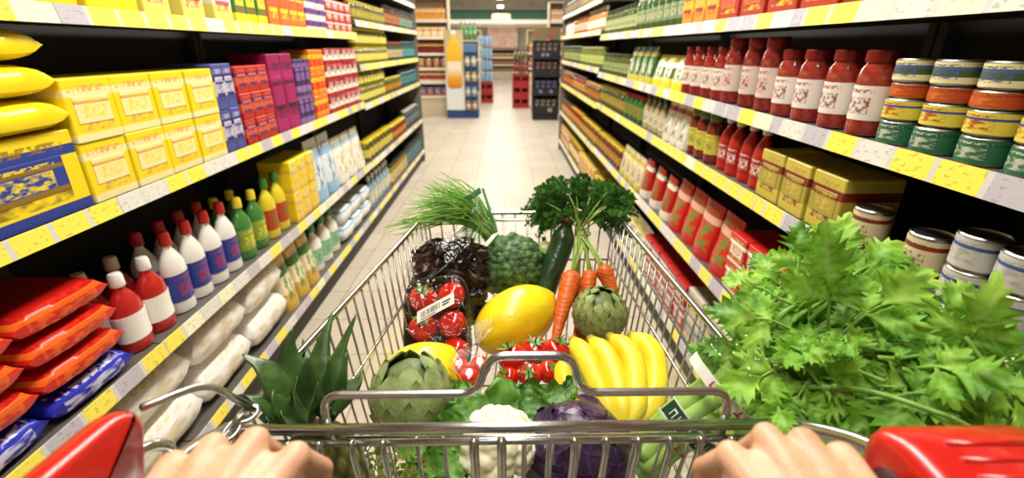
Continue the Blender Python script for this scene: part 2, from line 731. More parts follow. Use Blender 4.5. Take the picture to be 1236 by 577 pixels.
def k_pouch(w, d, h, c, s):
    """standing pouch: thick foot, pinched top seam"""
    b = MB()
    N = 8
    rings = []
    for j in range(N + 1):
        t = j / N
        th = d * (.5 * (1 - t ** 1.6) + .015) * (1 + .1 * nz((t * 3, s, 1)))
        ww = w / 2 * (1 - .06 * sin(PI * t))
        rings.append([(-d / 2 + th * cos(a) ** 1 * (1 if True else 0), ww * max(-1, min(1, 1.25 * sin(a))), h * t) for a in [2 * PI * k / 16 for k in range(16)]])
    vs = [p for r in rings for p in r]
    fs = [(j * 16 + k, j * 16 + (k + 1) % 16, (j + 1) * 16 + (k + 1) % 16, (j + 1) * 16 + k) for j in range(N) for k in range(16)]
    fs += [tuple(reversed(range(16))), tuple(N * 16 + k for k in range(16))]
    b.add(vs, fs)
    return b, printed(c[0], c[1], c[2], s, .3, style=s % 3), [], True


def k_jar(w, d, h, c, s):
    R = w / 2
    M = Matrix.Translation((-R, 0, 0))
    b = MB().lathe([(R * .7, 0), (R * .96, h * .02), (R, h * .08), (R, h * .68), (R * .93, h * .78), (R * .76, h * .84), (R * .76, h * .88)], 14, M)
    lid = MB().lathe([(R * .8, h * .86), (R * .84, h * .87), (R * .84, h * .985), (R * .78, h), (0, h)], 14, M)
    lab = MB().lathe([(R * 1.012, h * .2), (R * 1.012, h * .6)], 14, M)
    return b, simple('jar_contents', c[0], .12, var=.5, vs=55, coat=.6), [('lid', lid, simple('jar_lid', c[1], .3, .3, .05)), ('label', lab, printed(c[2], c[2], c[1], s, .45, style=0))], True


def k_bottle(w, d, h, c, s):
    R = w / 2
    M = Matrix.Translation((-R, 0, 0))
    fl = .72
    fn = lambda p, a: V((p.x * fl, p.y, p.z))
    b = MB().lathe([(R * .8, 0), (R * .98, h * .02), (R, h * .08), (R * .95, h * .3), (R, h * .5), (R * .9, h * .63), (R * .55, h * .74), (R * .32, h * .8), (R * .3, h * .86)], 14, M, fn=fn)
    cap = MB().lathe([(R * .36, h * .84), (R * .38, h * .85), (R * .36, h * .97), (R * .3, h), (0, h)], 12, M)
    lab = MB().lathe([(R * 1.02, h * .16), (R * .975, h * .3), (R * 1.02, h * .5)], 14, M, fn=fn)
    return b, simple('bottle_body', c[0], .22, var=.06, vs=12, coat=.3), [('cap', cap, simple('bottle_cap', c[1], .35, 0, .05)), ('label', lab, printed(c[2], c[2], c[1], s, .4, style=1))], True


def k_can(w, d, h, c, s):
    R = w / 2
    M = Matrix.Translation((-R, 0, 0))
    b = MB().lathe([(R * .94, 0), (R, .003), (R * .975, .008), (R * .975, h - .008), (R, h - .003), (R * .94, h), (R * .9, h - .004), (0, h - .004)], 16, M)
    lab = MB().lathe([(R * 1.0, h * .09), (R * 1.0, h * .91)], 16, M)
    return b, simple('tin_plate', '#a9a59c', .28, .95, .08), [('label', lab, printed(c[0], c[1], c[2], s, .4, style=s % 3))], True


KIND = dict(carton=(k_carton, 'carton'), box=(k_carton_small, 'box'), bag=(k_bag, 'bag'), pouch=(k_pouch, 'pouch'), jar=(k_jar, 'jar'), bottle=(k_bottle, 'bottle'), can=(k_can, 'can'))
N_PROD = 0


def block(side, z, y0, y1, kind, w, d, h, colors, name, desc, shelf, layers=1, gap=.004, inset=.02, seed=None, group=None, jit=.006, rows=1):
    """one facing block of equal packs along a shelf, each pack an object of its own"""
    global N_PROD
    fn, cat = KIND[kind]
    s = seed if seed is not None else (N_PROD * 3 + len(desc)) % 17
    b, m, parts, sm = fn(w, d, h, colors, s)
    proto = None
    n = max(1, int((y1 - y0 + gap) / (w + gap)))
    pitch = (y1 - y0 - w) / (n - 1) if n > 1 else 0
    n = max(1, round((y1 - y0 + gap) / (w + gap))) if False else n
    X = (XL - inset) if side < 0 else (XR + inset)
    g = group or f'{desc}s on the {shelf}'
    lname = ['lower', 'upper'] if layers == 2 else ['bottom', 'middle', 'top'] if layers == 3 else ['bottom', 'second', 'third', 'top']
    for L, i, q in [(L, i, q) for q in range(rows) for L in range(layers) for i in range(n)]:
        if True:
            if proto is None:
                o = b.build(name, m, smooth=sm, auto=40 if sm else None)
                for (pn, pb, pm) in parts:
                    pb.build(pn, pm, o, smooth=sm, auto=40 if sm else None)
                proto = o
            else:
                o = copy_tree(proto)
            if n == 1 and layers == 1:
                lab = f'single {desc} on the {shelf}'
            else:
                rw = '' if layers == 1 else f' of the {lname[L]} row'
                lab = f'{ORD[i]} {desc}{rw} {"" if rows == 1 else "in front " if q == 0 else "in the back row "}on the {shelf}'
            tag(o, lab, cat, g)
            jx = RND.uniform(-jit, 0)
            o.location = (X + (jx - q * (d + .012) if side < 0 else -jx + q * (d + .012)), y0 + w / 2 + i * pitch, z + .0005 + L * (h + .0005))
            o.rotation_euler = (0, 0, (0 if side < 0 else PI) + RND.uniform(-.03, .03) * (0 if cat in ('carton', 'box') and layers > 1 else 1))
            N_PROD += 1


Y_, Wt, Rd, Bl, Gn, Or, Pu, Bk = '#f0d51e', '#ece6d6', '#b3201c', '#2b3f8f', '#3f7a35', '#e0701e', '#5b2f7d', '#26221f'
SL = ['left bottom shelf', 'left knee-high shelf', 'left waist-high shelf', 'left eye-level shelf']
# ---- left, eye level
Z = L_NEAR[3]
block(-1, Z, .95, 1.58, 'carton', .19, .2, .24, (Y_, '#e9d44a', Gn), 'soap_carton', 'large yellow carton', SL[3])
block(-1, Z, 1.61, 2.12, 'carton', .125, .18, .2, ('#e8dc6a', Wt, '#c9566a'), 'soap_carton', 'yellow and pink carton', SL[3])
block(-1, Z, 2.14, 2.42, 'carton', .09, .18, .22, (Gn, Y_, Rd), 'soap_carton', 'green and yellow carton', SL[3])
block(-1, Z, 2.44, 2.88, 'carton', .105, .18, .21, (Or, '#d8401e', Y_), 'soap_carton', 'orange carton', SL[3])
block(-1, Z, 2.9, 3.2, 'box', .096, .16, .062, (Wt, Pu, Pu), 'soap_box', 'white and purple box', SL[3], layers=3)
block(-1, Z, 3.22, 3.72, 'box', .12, .16, .062, (Rd, Wt, Wt), 'soap_box', 'red and white box', SL[3], layers=3)
# ---- left, waist high
Z = L_NEAR[2]
block(-1, Z, .5, 1.22, 'carton', .35, .3, .2, (Y_, Bl, '#8a6a2a'), 'detergent_carton', 'blue and yellow carton under bags', SL[2])
block(-1, Z + .2, .5, 1.222, 'bag', .359, .3, .078, (Y_, '#ecd32a', Y_), 'detergent_bag', 'plump yellow bag lying flat', SL[2], layers=3, inset=.004)
block(-1, Z, 1.226, 1.872, 'carton', .158, .2, .158, (Y_, '#eee2a0', '#d9a05a'), 'detergent_carton', 'yellow and cream carton', SL[2], layers=2, gap=.003)
block(-1, Z, 1.88, 2.02, 'carton', .068, .18, .165, ('#4a5296', '#c6bfd0', '#2f3570'), 'detergent_carton', 'blue carton', SL[2], layers=2, gap=.002)
block(-1, Z, 2.04, 2.32, 'carton', .09, .18, .105, ('#b8281f', '#d1604a', '#5a2a5a'), 'detergent_carton', 'red carton', SL[2], layers=3, gap=.003)
block(-1, Z, 2.34, 2.6, 'carton', .125, .18, .36, ('#8f1550', '#a31c62', '#3a1028'), 'detergent_carton', 'tall magenta carton', SL[2])
block(-1, Z, 2.62, 2.82, 'carton', .062, .16, .165, ('#4b2a68', '#8a6aa0', '#2a1840'), 'detergent_carton', 'purple carton', SL[2], layers=2, gap=.003)
block(-1, Z, 2.84, 3.06, 'carton', .07, .16, .125, ('#e07a1a', '#d8401e', Y_), 'detergent_carton', 'orange carton', SL[2], layers=3, gap=.002)
block(-1, Z, 3.08, 3.74, 'carton', .1, .16, .095, ('#a81e22', Wt, '#7a1418'), 'detergent_carton', 'red and white carton', SL[2], layers=4, gap=.003)
# ---- left, knee high
Z = L_NEAR[1]
block(-1, Z, .3, .62, 'bag', .31, .3, .09, ('#20259a', '#2b35b0', '#a01818'), 'cleaning_bag', 'blue bag lying flat', SL[1], layers=2)
block(-1, Z, .64, 1.16, 'bag', .255, .3, .075, ('#20259a', '#2b35b0', '#c8c4d8'), 'cleaning_bag', 'flat blue bag under red bags', SL[1], inset=.008)
block(-1, Z + .0755, .64, 1.16, 'bag', .255, .3, .075, ('#b4160f', '#c8281a', '#e0621e'), 'cleaning_bag', 'red bag lying flat', SL[1], layers=3, inset=.008)
block(-1, Z, 1.2, 1.42, 'bottle', .105, .09, .25, ('#b3201c', '#f2efe6', '#f2efe6'), 'cleaner_bottle', 'red bottle with white label', SL[1], rows=2)
block(-1, Z, 1.43, 1.86, 'bottle', .1, .08, .29, ('#e8e4da', '#b3201c', '#2b3f8f'), 'cleaner_bottle', 'white bottle with red cap', SL[1], rows=2)
block(-1, Z, 1.88, 2.1, 'bottle', .1, .08, .27, ('#3f7a35', '#e8d23a', '#8aa03a'), 'cleaner_bottle', 'green bottle with yellow cap', SL[1], rows=2)
block(-1, Z, 2.12, 2.34, 'bottle', .1, .08, .29, ('#d9c62a', '#3f7a35', '#b3401c'), 'cleaner_bottle', 'yellow bottle with green cap', SL[1])
block(-1, Z, 2.36, 2.68, 'carton', .1, .16, .16, (Y_, '#e8b83a', '#7fa6b8'), 'cleaner_carton', 'yellow carton', SL[1], layers=2)
block(-1, Z, 2.7, 3.1, 'pouch', .19, .12, .36, ('#dfe4e8', '#8fb4d0', '#3f7aa8'), 'cleaning_pouch', 'pale blue pouch', SL[1])
block(-1, Z, 3.12, 3.72, 'pouch', .19, .12, .3, ('#e8e4d6', '#a8c4d8', '#b8963a'), 'cleaning_pouch', 'white and blue pouch', SL[1])
# ---- left, bottom
Z = L_NEAR[0]
block(-1, Z, .3, 1.02, 'bag', .35, .34, .17, ('#e8e4dc', '#e2dcd4', '#d0a8a0'), 'paper_pack', 'white and pink plastic-wrapped pack', SL[0], layers=2)
block(-1, Z, 1.04, 2.1, 'bag', .34, .32, .165, ('#efece6', '#e6e2da', '#d6c8a8'), 'paper_pack', 'white plastic-wrapped pack', SL[0], layers=2, seed=6)
block(-1, Z, 2.12, 2.55, 'pouch', .14, .14, .3, ('#c9a648', '#e6d9b0', '#3f7a35'), 'litter_pouch', 'tan and green pouch', SL[0])
block(-1, Z, 2.57, 3.0, 'bottle', .13, .1, .29, ('#ece8dc', '#2f8a4a', '#8fbf9a'), 'softener_bottle', 'white bottle with green cap', SL[0])
block(-1, Z, 3.02, 3.72, 'bag', .22, .22, .125, ('#dfe6ea', '#7fa8c8', '#e8e4dc'), 'paper_pack', 'blue and white pack', SL[0], layers=2)
# ---- left, jars in the far bay
SLF = ['far left bottom shelf', 'far left knee-high shelf', 'far left waist-high shelf', 'far left chest-high shelf', 'far left eye-level shelf', 'far left top shelf']
JAR_FAR = [
    [('bottle', .1, .27, ('#8fa8b8', '#e8e4da', '#c8c4a8'), 'pale blue bottle', 3.8, 4.5), ('jar', .095, .2, ('#a8862e', '#3a3a36', '#d8c88a'), 'tan jar', 4.52, 5.3), ('jar', .1, .22, ('#46606a', '#20303a', '#5f8a96'), 'blue-grey jar', 5.32, 6.24)],
    [('jar', .095, .16, ('#5f5a1e', '#d8c028', '#c9bc5a'), 'olive jar with yellow lid', 3.8, 4.7), ('jar', .09, .15, ('#7a2a18', '#d8c028', '#b8543a'), 'red jar with yellow lid', 4.72, 5.4), ('can', .085, .2, ('#4a5a5e', '#2a3438', '#8a9a9a'), 'grey-blue can', 5.42, 6.24)],
    [('jar', .085, .125, ('#6e6a22', '#d8c830', '#d6cd70'), 'green jar with yellow lid', 3.8, 4.6), ('jar', .08, .14, ('#55601f', '#c9b92e', '#a85a2a'), 'pickle jar with yellow lid', 4.62, 5.3), ('jar', .085, .19, ('#27545a', '#1f3a40', '#4f8a8a'), 'teal jar', 5.32, 6.24)],
    [('jar', .08, .13, ('#7a6f22', '#d8cc3a', '#cfc468'), 'yellow-green jar', 3.8, 4.8), ('jar', .08, .17, ('#3c5a34', '#8a2a20', '#b8b48a'), 'green jar with red lid', 4.82, 5.5), ('jar', .08, .18, ('#2c5c60', '#24424a', '#5a9a98'), 'dark teal jar', 5.52, 6.24)],
    [('jar', .08, .14, ('#6d5d24', '#cdbf3a', '#8f8a40'), 'brown-green jar', 3.8, 4.8), ('jar', .08, .18, ('#6a3a20', '#3a3028', '#b0734a'), 'brown jar', 4.82, 5.5), ('jar', .08, .18, ('#6c4e3e', '#2e4a46', '#7f9a8a'), 'mixed brown jar', 5.52, 6.24)],
    [('jar', .09, .17, ('#39452a', '#3a3a30', '#70804a'), 'dark green jar', 3.8, 4.9), ('jar', .09, .16, ('#4a3626', '#2a2a28', '#8a6a4a'), 'dark brown jar', 4.92, 6.24)],
]
for k, row in enumerate(JAR_FAR):
    for (kd, w, h, c, ds, a, e) in row:
        block(-1, L_FAR[k], a, e, kd, w, w, h, c, {'jar': 'preserve_jar', 'can': 'food_can', 'bottle': 'cleaner_bottle'}[kd], ds, SLF[k], gap=.008, layers=2 if (h < .131) else 1)
# ---- right side
SR = ['right bottom shelf', 'right knee-high shelf', 'right waist-high shelf', 'right chest-high shelf', 'right eye-level shelf']
Z = R_NEAR[4]
block(1, Z, 3.3, 4.25, 'jar', .088, .09, .17, ('#5c6a2c', '#3a4a2a', '#b9c08a'), 'pickle_jar', 'green jar', SR[4])
block(1, Z, 2.42, 3.28, 'jar', .095, .09, .19, ('#4f6b3a', '#d0cc9a', '#7a8f6a'), 'pickle_jar', 'pale green jar', SR[4])
block(1, Z, 2.02, 2.4, 'carton', .115, .16, .17, ('#e0922a', '#d9b83a', '#a8261c'), 'food_carton', 'orange and yellow carton', SR[4])
block(1, Z, 1.3, 2.0, 'carton', .16, .2, .13, ('#b5361f', '#c9602a', Y_), 'food_carton', 'red carton', SR[4], layers=2)
block(1, Z, .5, 1.28, 'carton', .25, .2, .12, ('#8f2a1c', '#b85a38', '#c8b49a'), 'food_carton', 'dark red carton', SR[4], layers=2)
Z = R_NEAR[3]
block(1, Z, 3.4, 4.25, 'jar', .088, .09, .15, ('#57632a', '#37452a', '#98a46a'), 'pickle_jar', 'olive green jar', SR[3])
block(1, Z, 2.86, 3.38, 'pouch', .125, .1, .2, ('#3f6a34', '#c9bf4a', '#e6e0c8'), 'food_pouch', 'dark green pouch', SR[3])
block(1, Z, 2.36, 2.84, 'pouch', .155, .12, .16, ('#dcc92a', '#5a7a2a', '#efe9d8'), 'food_pouch', 'yellow and green pouch', SR[3])
block(1, Z, 1.92, 2.34, 'jar', .082, .1, .2, ('#a02a22', '#7a1218', '#e2d6c8'), 'sauce_jar', 'red jar with white label', SR[3])
block(1, Z, 1.56, 1.9, 'jar', .082, .1, .228, ('#96302a', '#8f1a1e', '#d8c4b8'), 'sauce_jar', 'tall red jar with pale label', SR[3])
block(1, Z, 1.1, 1.54, 'jar', .086, .1, .192, ('#a53a2e', '#7e1418', '#e6dcd2'), 'sauce_jar', 'wide red jar with cream label', SR[3])
block(1, Z, .4, 1.08, 'can', .083, .1, .05, ('#2f6a4a', '#1f5a3f', '#c8c4b0'), 'food_can', 'short green can', SR[3], gap=.003)
block(1, Z + .052, .4, 1.08, 'can', .083, .1, .044, ('#d9c84a', '#3a4c9a', '#a8321e'), 'food_can', 'short blue and yellow can', SR[3] + ' stack', gap=.003)
block(1, Z + .098, .4, 1.08, 'can', .083, .1, .03, ('#b5481c', '#8a2f14', '#c9742a'), 'food_can', 'flat orange-brown tin', SR[3] + ' stack', gap=.003)
block(1, Z + .130, .4, 1.08, 'can', .083, .1, .046, ('#dcd2a0', '#3f5a2a', '#4f5a8a'), 'food_can', 'short cream can with green rim', SR[3] + ' stack', gap=.003)
Z = R_NEAR[2]
block(1, Z, 3.4, 4.25, 'jar', .088, .09, .16, ('#4a4a1f', '#b8a52a', '#8a7a3a'), 'pickle_jar', 'dark olive jar with gold lid', SR[2])
block(1, Z, 2.95, 3.38, 'jar', .085, .09, .17, ('#2f6a2a', '#a8261c', '#6f8a3a'), 'sauce_jar', 'green jar with red lid', SR[2])
block(1, Z, 2.55, 2.93, 'bottle', .075, .08, .2, ('#b3a87a', '#2f5a2a', '#d8ccb0'), 'sauce_bottle', 'cream bottle with green cap', SR[2])
block(1, Z, 2.2, 2.53, 'pouch', .1, .08, .2, ('#e0d8c8', '#b3281c', '#4a6a2a'), 'food_pouch', 'white and red pouch', SR[2])
block(1, Z, 1.9, 2.18, 'jar', .085, .09, .2, ('#8a1f16', '#4f6a2a', '#c9bc4a'), 'sauce_jar', 'red jar with green lid', SR[2])
block(1, Z, 1.52, 1.88, 'bottle', .085, .08, .215, ('#b8180f', '#e8e2d8', '#a0140e'), 'sauce_bottle', 'red bottle with white cap', SR[2])
block(1, Z, 1.1, 1.5, 'carton', .125, .15, .15, ('#c9b448', '#a8963a', '#7a2a1a'), 'food_carton', 'olive yellow carton', SR[2])
block(1, Z, .84, 1.08, 'can', .078, .08, .1, ('#d8c8a0', '#8a2a1a', '#5a4a2a'), 'food_can', 'cream can', SR[2])
block(1, Z, .3, .82, 'can', .078, .08, .068, ('#c8c4bc', '#3f5a8a', '#a8a49c'), 'food_can', 'silver and blue can', SR[2], layers=2, gap=.003)
Z = R_NEAR[1]
block(1, Z, 3.4, 4.25, 'jar', .085, .09, .15, ('#6a2f16', '#c9a82a', '#a8763a'), 'sauce_jar', 'brown jar with gold lid', SR[1])
block(1, Z, 2.85, 3.38, 'pouch', .125, .1, .2, ('#dcd2a8', '#c9b84a', '#7a5a2a'), 'food_pouch', 'cream pouch', SR[1])
block(1, Z, 2.3, 2.83, 'pouch', .13, .1, .22, ('#b8281c', '#e0d6c4', '#3f7a35'), 'food_pouch', 'red and white pouch', SR[1])
block(1, Z, 1.62, 2.28, 'pouch', .16, .12, .24, ('#c01f16', '#d8a08a', '#3f8a35'), 'food_pouch', 'red pouch with green print', SR[1])
block(1, Z, 1.1, 1.6, 'carton', .12, .16, .11, ('#c02018', '#e8e0d0', '#d8c02a'), 'food_carton', 'bright red carton', SR[1], layers=2)
block(1, Z, .66, 1.08, 'bag', .2, .2, .065, ('#e8dfc4', '#d8cca8', '#b3281c'), 'flour_bag', 'cream bag lying flat', SR[1], layers=3)
block(1, Z, .2, .64, 'bag', .21, .2, .065, ('#d8b82a', '#a8201a', '#e8dfc4'), 'flour_bag', 'yellow and red bag lying flat', SR[1], layers=3)
Z = R_NEAR[0]
block(1, Z, 3.4, 4.25, 'carton', .1, .16, .17, ('#c9a63a', '#8a3a1a', '#e6d6a8'), 'food_carton', 'golden carton', SR[0])
block(1, Z, 2.6, 3.38, 'pouch', .15, .12, .24, ('#d8d2b0', '#c9b84a', '#4a7a3a'), 'food_pouch', 'pale yellow pouch', SR[0])
block(1, Z, 1.9, 2.58, 'carton', .13, .18, .12, ('#b3201c', '#d8d0c0', '#2b3f8f'), 'food_carton', 'red, white and blue carton', SR[0], layers=2)
block(1, Z, 1.2, 1.88, 'carton', .16, .18, .13, ('#c8bfa8', '#6a7aa8', '#d8c02a'), 'food_carton', 'grey and yellow carton', SR[0], layers=2)
block(1, Z, .6, 1.18, 'carton', .18, .18, .26, ('#d8c86a', '#a8262a', '#e8e0d0'), 'food_carton', 'tall yellow carton', SR[0])
SRF = ['far right bottom shelf', 'far right knee-high shelf', 'far right waist-high shelf', 'far right chest-high shelf', 'far right eye-level shelf', 'far right top shelf']
JAR_FAR_R = [
    [('carton', .11, .19, ('#d0b04a', '#c87a2a', '#efe2b0'), 'yellow-orange carton', 4.32, 5.2), ('jar', .1, .22, ('#a8682a', '#d8b83a', '#e6d6a8'), 'amber jar', 5.22, 6.1), ('carton', .12, .22, ('#c9a05a', '#b8542a', '#efe2c0'), 'tan carton', 6.12, 7.0)],
    [('jar', .088, .16, ('#7a3a18', '#c9a82a', '#b88a3a'), 'brown jar with gold lid', 4.32, 5.2), ('jar', .088, .17, ('#7d2a16', '#c98a2a', '#c87a3a'), 'red-brown jar', 5.22, 6.1), ('jar', .09, .17, ('#93401a', '#4a4a28', '#d8a04a'), 'rust jar', 6.12, 7.0)],
    [('jar', .088, .15, ('#6a4a1a', '#b8862a', '#a8622a'), 'honey brown jar', 4.32, 5.1), ('jar', .088, .17, ('#8a3018', '#5a2a1a', '#d0a050'), 'red jar with brown lid', 5.12, 6.0), ('jar', .09, .17, ('#5a2a14', '#a8862a', '#b8502a'), 'dark brown jar', 6.02, 7.0)],
    [('jar', .088, .17, ('#6a7a2c', '#8a8a3a', '#b9c06a'), 'green pickle jar', 4.32, 5.5), ('jar', .088, .18, ('#4a5a26', '#3a4a28', '#a8aa6a'), 'dark pickle jar', 5.52, 7.0)],
    [('bottle', .08, .19, ('#c8862a', '#d8d2c4', '#e6dccb'), 'amber bottle', 4.32, 5.2), ('jar', .088, .17, ('#a8642a', '#7a4a20', '#d8c8a8'), 'orange jar', 5.22, 6.1), ('bottle', .085, .19, ('#d8d4c8', '#8a2a20', '#e8e4dc'), 'white bottle', 6.12, 7.0)],
    [('jar', .09, .17, ('#6a5a34', '#8a3a24', '#b8a06a'), 'mixed olive jar', 4.32, 5.6), ('jar', .09, .17, ('#5a4a34', '#4a4a44', '#98886a'), 'grey-brown jar', 5.62, 7.0)],
]
for k, row in enumerate(JAR_FAR_R):
    for (kd, w, h, c, ds, a, e) in row:
        block(1, R_FAR[k], a, e, kd, w, w if kd != 'carton' else .15, h, c, {'jar': 'preserve_jar', 'carton': 'food_carton', 'bottle': 'syrup_bottle'}[kd], ds, SRF[k], gap=.01)
print('PRODUCTS', N_PROD)

# ================================================================== the far end of the store
M_LITSHELF = simple('cream_shelf_panel', '#d8c6a6', .6, var=.06, vs=4)
M_LITBOARD = simple('cream_shelf_board', '#efe6d2', .4, var=.04)


def far_shelf(x0, x1, y, h, tops, label, dark=False):
    """shelf unit facing the camera"""
    r = empty('display_shelf', ((x0 + x1) / 2, y, 0), label, 'shelving unit')
    wd = x1 - x0
    MB().box((-wd / 2, .36, 0), (wd / 2, .40, h)).build('back_panel', M_BACKPANEL if dark else M_LITSHELF, r, smooth=False)
    for sx in (-1, 1):
        MB().box((sx * wd / 2 - .015, .02, 0), (sx * wd / 2 + .015, .359, h)).build('side_panel', M_LITSHELF, r, smooth=False)
    MB().box((-wd / 2 + .016, .03, 0), (wd / 2 - .016, .355, tops[0] - .03)).build('plinth', M_LITSHELF, r, smooth=False)
    for z in tops:
        s = MB().box((-wd / 2 + .016, .02, z - .025), (wd / 2 - .016, .355, z)).build('shelf', M_LITBOARD, r, smooth=False)
        MB().box((-wd / 2 + .016, .0, z - .045), (wd / 2 - .016, .019, z + .005)).build('price_rail', M_LITBOARD, s, smooth=False)
    MB().box((-wd / 2 - .015, .0, h + .001), (wd / 2 + .015, .4, h + .03)).build('top_panel', M_LITSHELF, r, smooth=False)
    return r


def far_row(x0, x1, y, z, kind, w, h, c, name, desc, shelf, d=None, layers=1):
    fn, cat = KIND[kind]
    d = d or w
    b, m, parts, sm = fn(w, d, h, c, len(desc))
    o0 = b.build(name, m, smooth=sm)
    for pn, pb, pm in parts:
        pb.build(pn, pm, o0, smooth=sm)
    n = max(1, int((x1 - x0) / (w + .006)))
    first = True
    for L in range(layers):
        for i in range(n):
            o = o0 if first else copy_tree(o0)
            first = False
            o.location = (x0 + (i + .5) * (x1 - x0) / n, y, z + L * (h + .001) + .001)
            o.rotation_euler = (0, 0, -PI / 2)
            rw = '' if layers == 1 else (' of the lower row' if L == 0 else ' of the upper row' if L == layers - 1 else ' of the middle row')
            tag(o, f'{ORD[i]} {desc}{rw} from left, {shelf}' if n > 1 else f'{desc}{rw}, {shelf}', cat, f'{desc}s, {shelf}')


# lit shelf facing the aisle, left, behind the juice display
far_shelf(-2.25, -1.17, 10.9, 2.35, [.42, .72, 1.0, 1.3, 1.62, 1.95], 'cream lit shelf of packs at the far end, beside the orange juice display')
pal = [('#2f3f8a', '#b8401f', '#e0c060'), ('#a8402a', '#e6d0a0', '#5a2a1a'), ('#c98a4a', '#f0e2c0', '#8a3a1a'), ('#7a2a1f', '#e0b060', '#3a1a10'), ('#e8c890', '#c86a2a', '#f6ecd0'), ('#e8a84a', '#f4e4c0', '#b85a2a')]
sh = ['first', 'second', 'third', 'fourth', 'fifth', 'sixth']
for k, z in enumerate([.42, .72, 1.0, 1.3, 1.62, 1.95]):
    far_row(-2.2, -1.22, 10.93, z, 'box' if k != 2 else 'jar', .155, .19 + .03 * (k % 2), pal[k], 'grocery_box' if k != 2 else 'preserve_jar', ['blue and red box', 'rusty red box', 'tan jar', 'dark red box', 'cream box', 'amber box'][k], f'{sh[k]} shelf up by the juice display', d=.14)
# lit shelf, right, behind the black display
far_shelf(1.0, 1.95, 11.3, 2.3, [.42, .72, 1.0, 1.3, 1.62, 1.95], 'cream lit shelf of packs at the far end, behind the black display stand')
pal2 = [('#8a3a24', '#e0b060', '#f0e2c0'), ('#a8502a', '#e6d0a0', '#5a2a1a'), ('#b8402a', '#f0d8b0', '#8a3a1a'), ('#d88a4a', '#f0e0b0', '#7a2a1a'), ('#e0a070', '#f6ecd0', '#b84a2a'), ('#e8b890', '#f4e4c0', '#b85a2a')]
for k, z in enumerate([.42, .72, 1.0, 1.3, 1.62, 1.95]):
    far_row(1.04, 1.9, 11.33, z, 'box', .165, .19 + .03 * (k % 2), pal2[k], 'grocery_box', ['brown box', 'orange-brown box', 'brick red box', 'peach box', 'salmon box', 'pale pink box'][k], f'{sh[k]} shelf up behind the black display', d=.14)

# ---- orange juice display: printed cardboard column with a big juice bottle on its front
X0, X1, YJ = -1.22, -.83, 10.45
jd = empty('juice_display', ((X0 + X1) / 2, YJ, 0), 'tall cardboard display printed with a giant orange juice bottle, blue foot', 'display stand')
wd = X1 - X0
MB().box((-wd / 2, 0, .0), (wd / 2 + .28, .45, .17), .006).build('foot', simple('blue_card', '#1f3f78', .5, var=.06), jd, smooth=False)
T = NT('juice_board')
co = T.coords('Generated')
sp = T.new('SeparateXYZ')
T.l(co, sp.inputs[0])
cc = T.ramp(sp.outputs[2], [(0, C('#e6e2da')), (.3, C('#d8dce0')), (.55, C('#c9b890')), (1, C('#b9a27a'))])
T.bsdf(cc, .45)
MB().box((-wd / 2, 0, .171), (wd / 2, .03, 1.74), .004).build('printed_board', T.mat, jd, smooth=False)
T = NT('juice_orange')
co = T.coords('Generated')
sp = T.new('SeparateXYZ')
T.l(co, sp.inputs[0])
cc = T.ramp(sp.outputs[2], [(0, C('#c07a1a')), (.18, C('#e09a1f')), (.38, C('#e8dcc0')), (.5, C('#e8dcc0')), (.51, C('#f0a81f')), (1, C('#f6bf3a'))])
T.bsdf(cc, .35)
prof = [(.10, .62), (.145, .66), (.15, .9), (.13, 1.05), (.14, 1.2), (.14, 1.35), (.115, 1.47), (.06, 1.56), (.045, 1.6), (.045, 1.66)]
b = MB()
pts = [(x, z) for x, z in prof] + [(-x, z) for x, z in reversed(prof)]
n = len(pts)
b.add([(x * 1.05, -.008, z) for x, z in pts] + [(x * 1.05, -.0005, z) for x, z in pts], [tuple(range(n))] + [(i, n + i, n + (i + 1) % n, (i + 1) % n) for i in range(n)])
b.build('printed_bottle', T.mat, jd, smooth=False)
MB().box((-.05, -.009, 1.662), (.05, -.0005, 1.73), .002).build('printed_cap', simple('white_print', '#efe9dc', .4, var=.02), jd, smooth=False)
MB().box((wd / 2 + .001, .03, .171), (wd / 2 + .28, .05, 1.5)).build('back_card', simple('blue_card_pale', '#5a7a9a', .5, var=.2, vs=6), jd, smooth=False)
for z in (.45, .75, 1.05, 1.33):
    MB().box((wd / 2 + .003, -.07, z - .02), (wd / 2 + .28, .029, z)).build('ledge', simple('blue_card', '#1f3f78', .5, var=.06), jd, smooth=False)
lv = 0
for z in (.171, .45, .75, 1.05):
    far_row(X1 + .01, X1 + .27, YJ - .068, z, 'bottle', .085, .25, (['#c87a2a', '#8a9ab0', '#c89a3a', '#b8a890'][lv], '#2a4a80', '#e0d0a8'), 'juice_bottle', 'small juice bottle', f'{sh[lv]} ledge up on the juice display', d=.02)
    lv += 1

# ---- dark shelf behind the juice display with green and violet bottles
far_shelf(-1.15, -.62, 12.6, 1.55, [.35, .75, 1.15], 'darker shelf of bottles just behind the orange juice display', True)
far_row(-1.1, -.66, 12.62, 1.581, 'bottle', .1, .42, ('#4a8a4a', '#7a5a8a', '#6f9a5a'), 'cleaner_bottle', 'green bottle', 'on top of the dark shelf behind the juice display')
far_row(-1.1, -.66, 12.62, 1.15, 'bottle', .09, .3, ('#5a6a8a', '#3a3a4a', '#8a8aa8'), 'cleaner_bottle', 'grey-blue bottle', 'upper dark shelf behind the juice display')
far_row(-1.1, -.66, 12.62, .75, 'bottle', .09, .3, ('#8a7a5a', '#3a3a4a', '#a8986a'), 'cleaner_bottle', 'tan bottle', 'middle dark shelf behind the juice display')

# ---- stacked water bottles on red crates
M_REDCRATE = simple('red_crate_plastic', '#a3201c', .4, var=.12, vs=20)


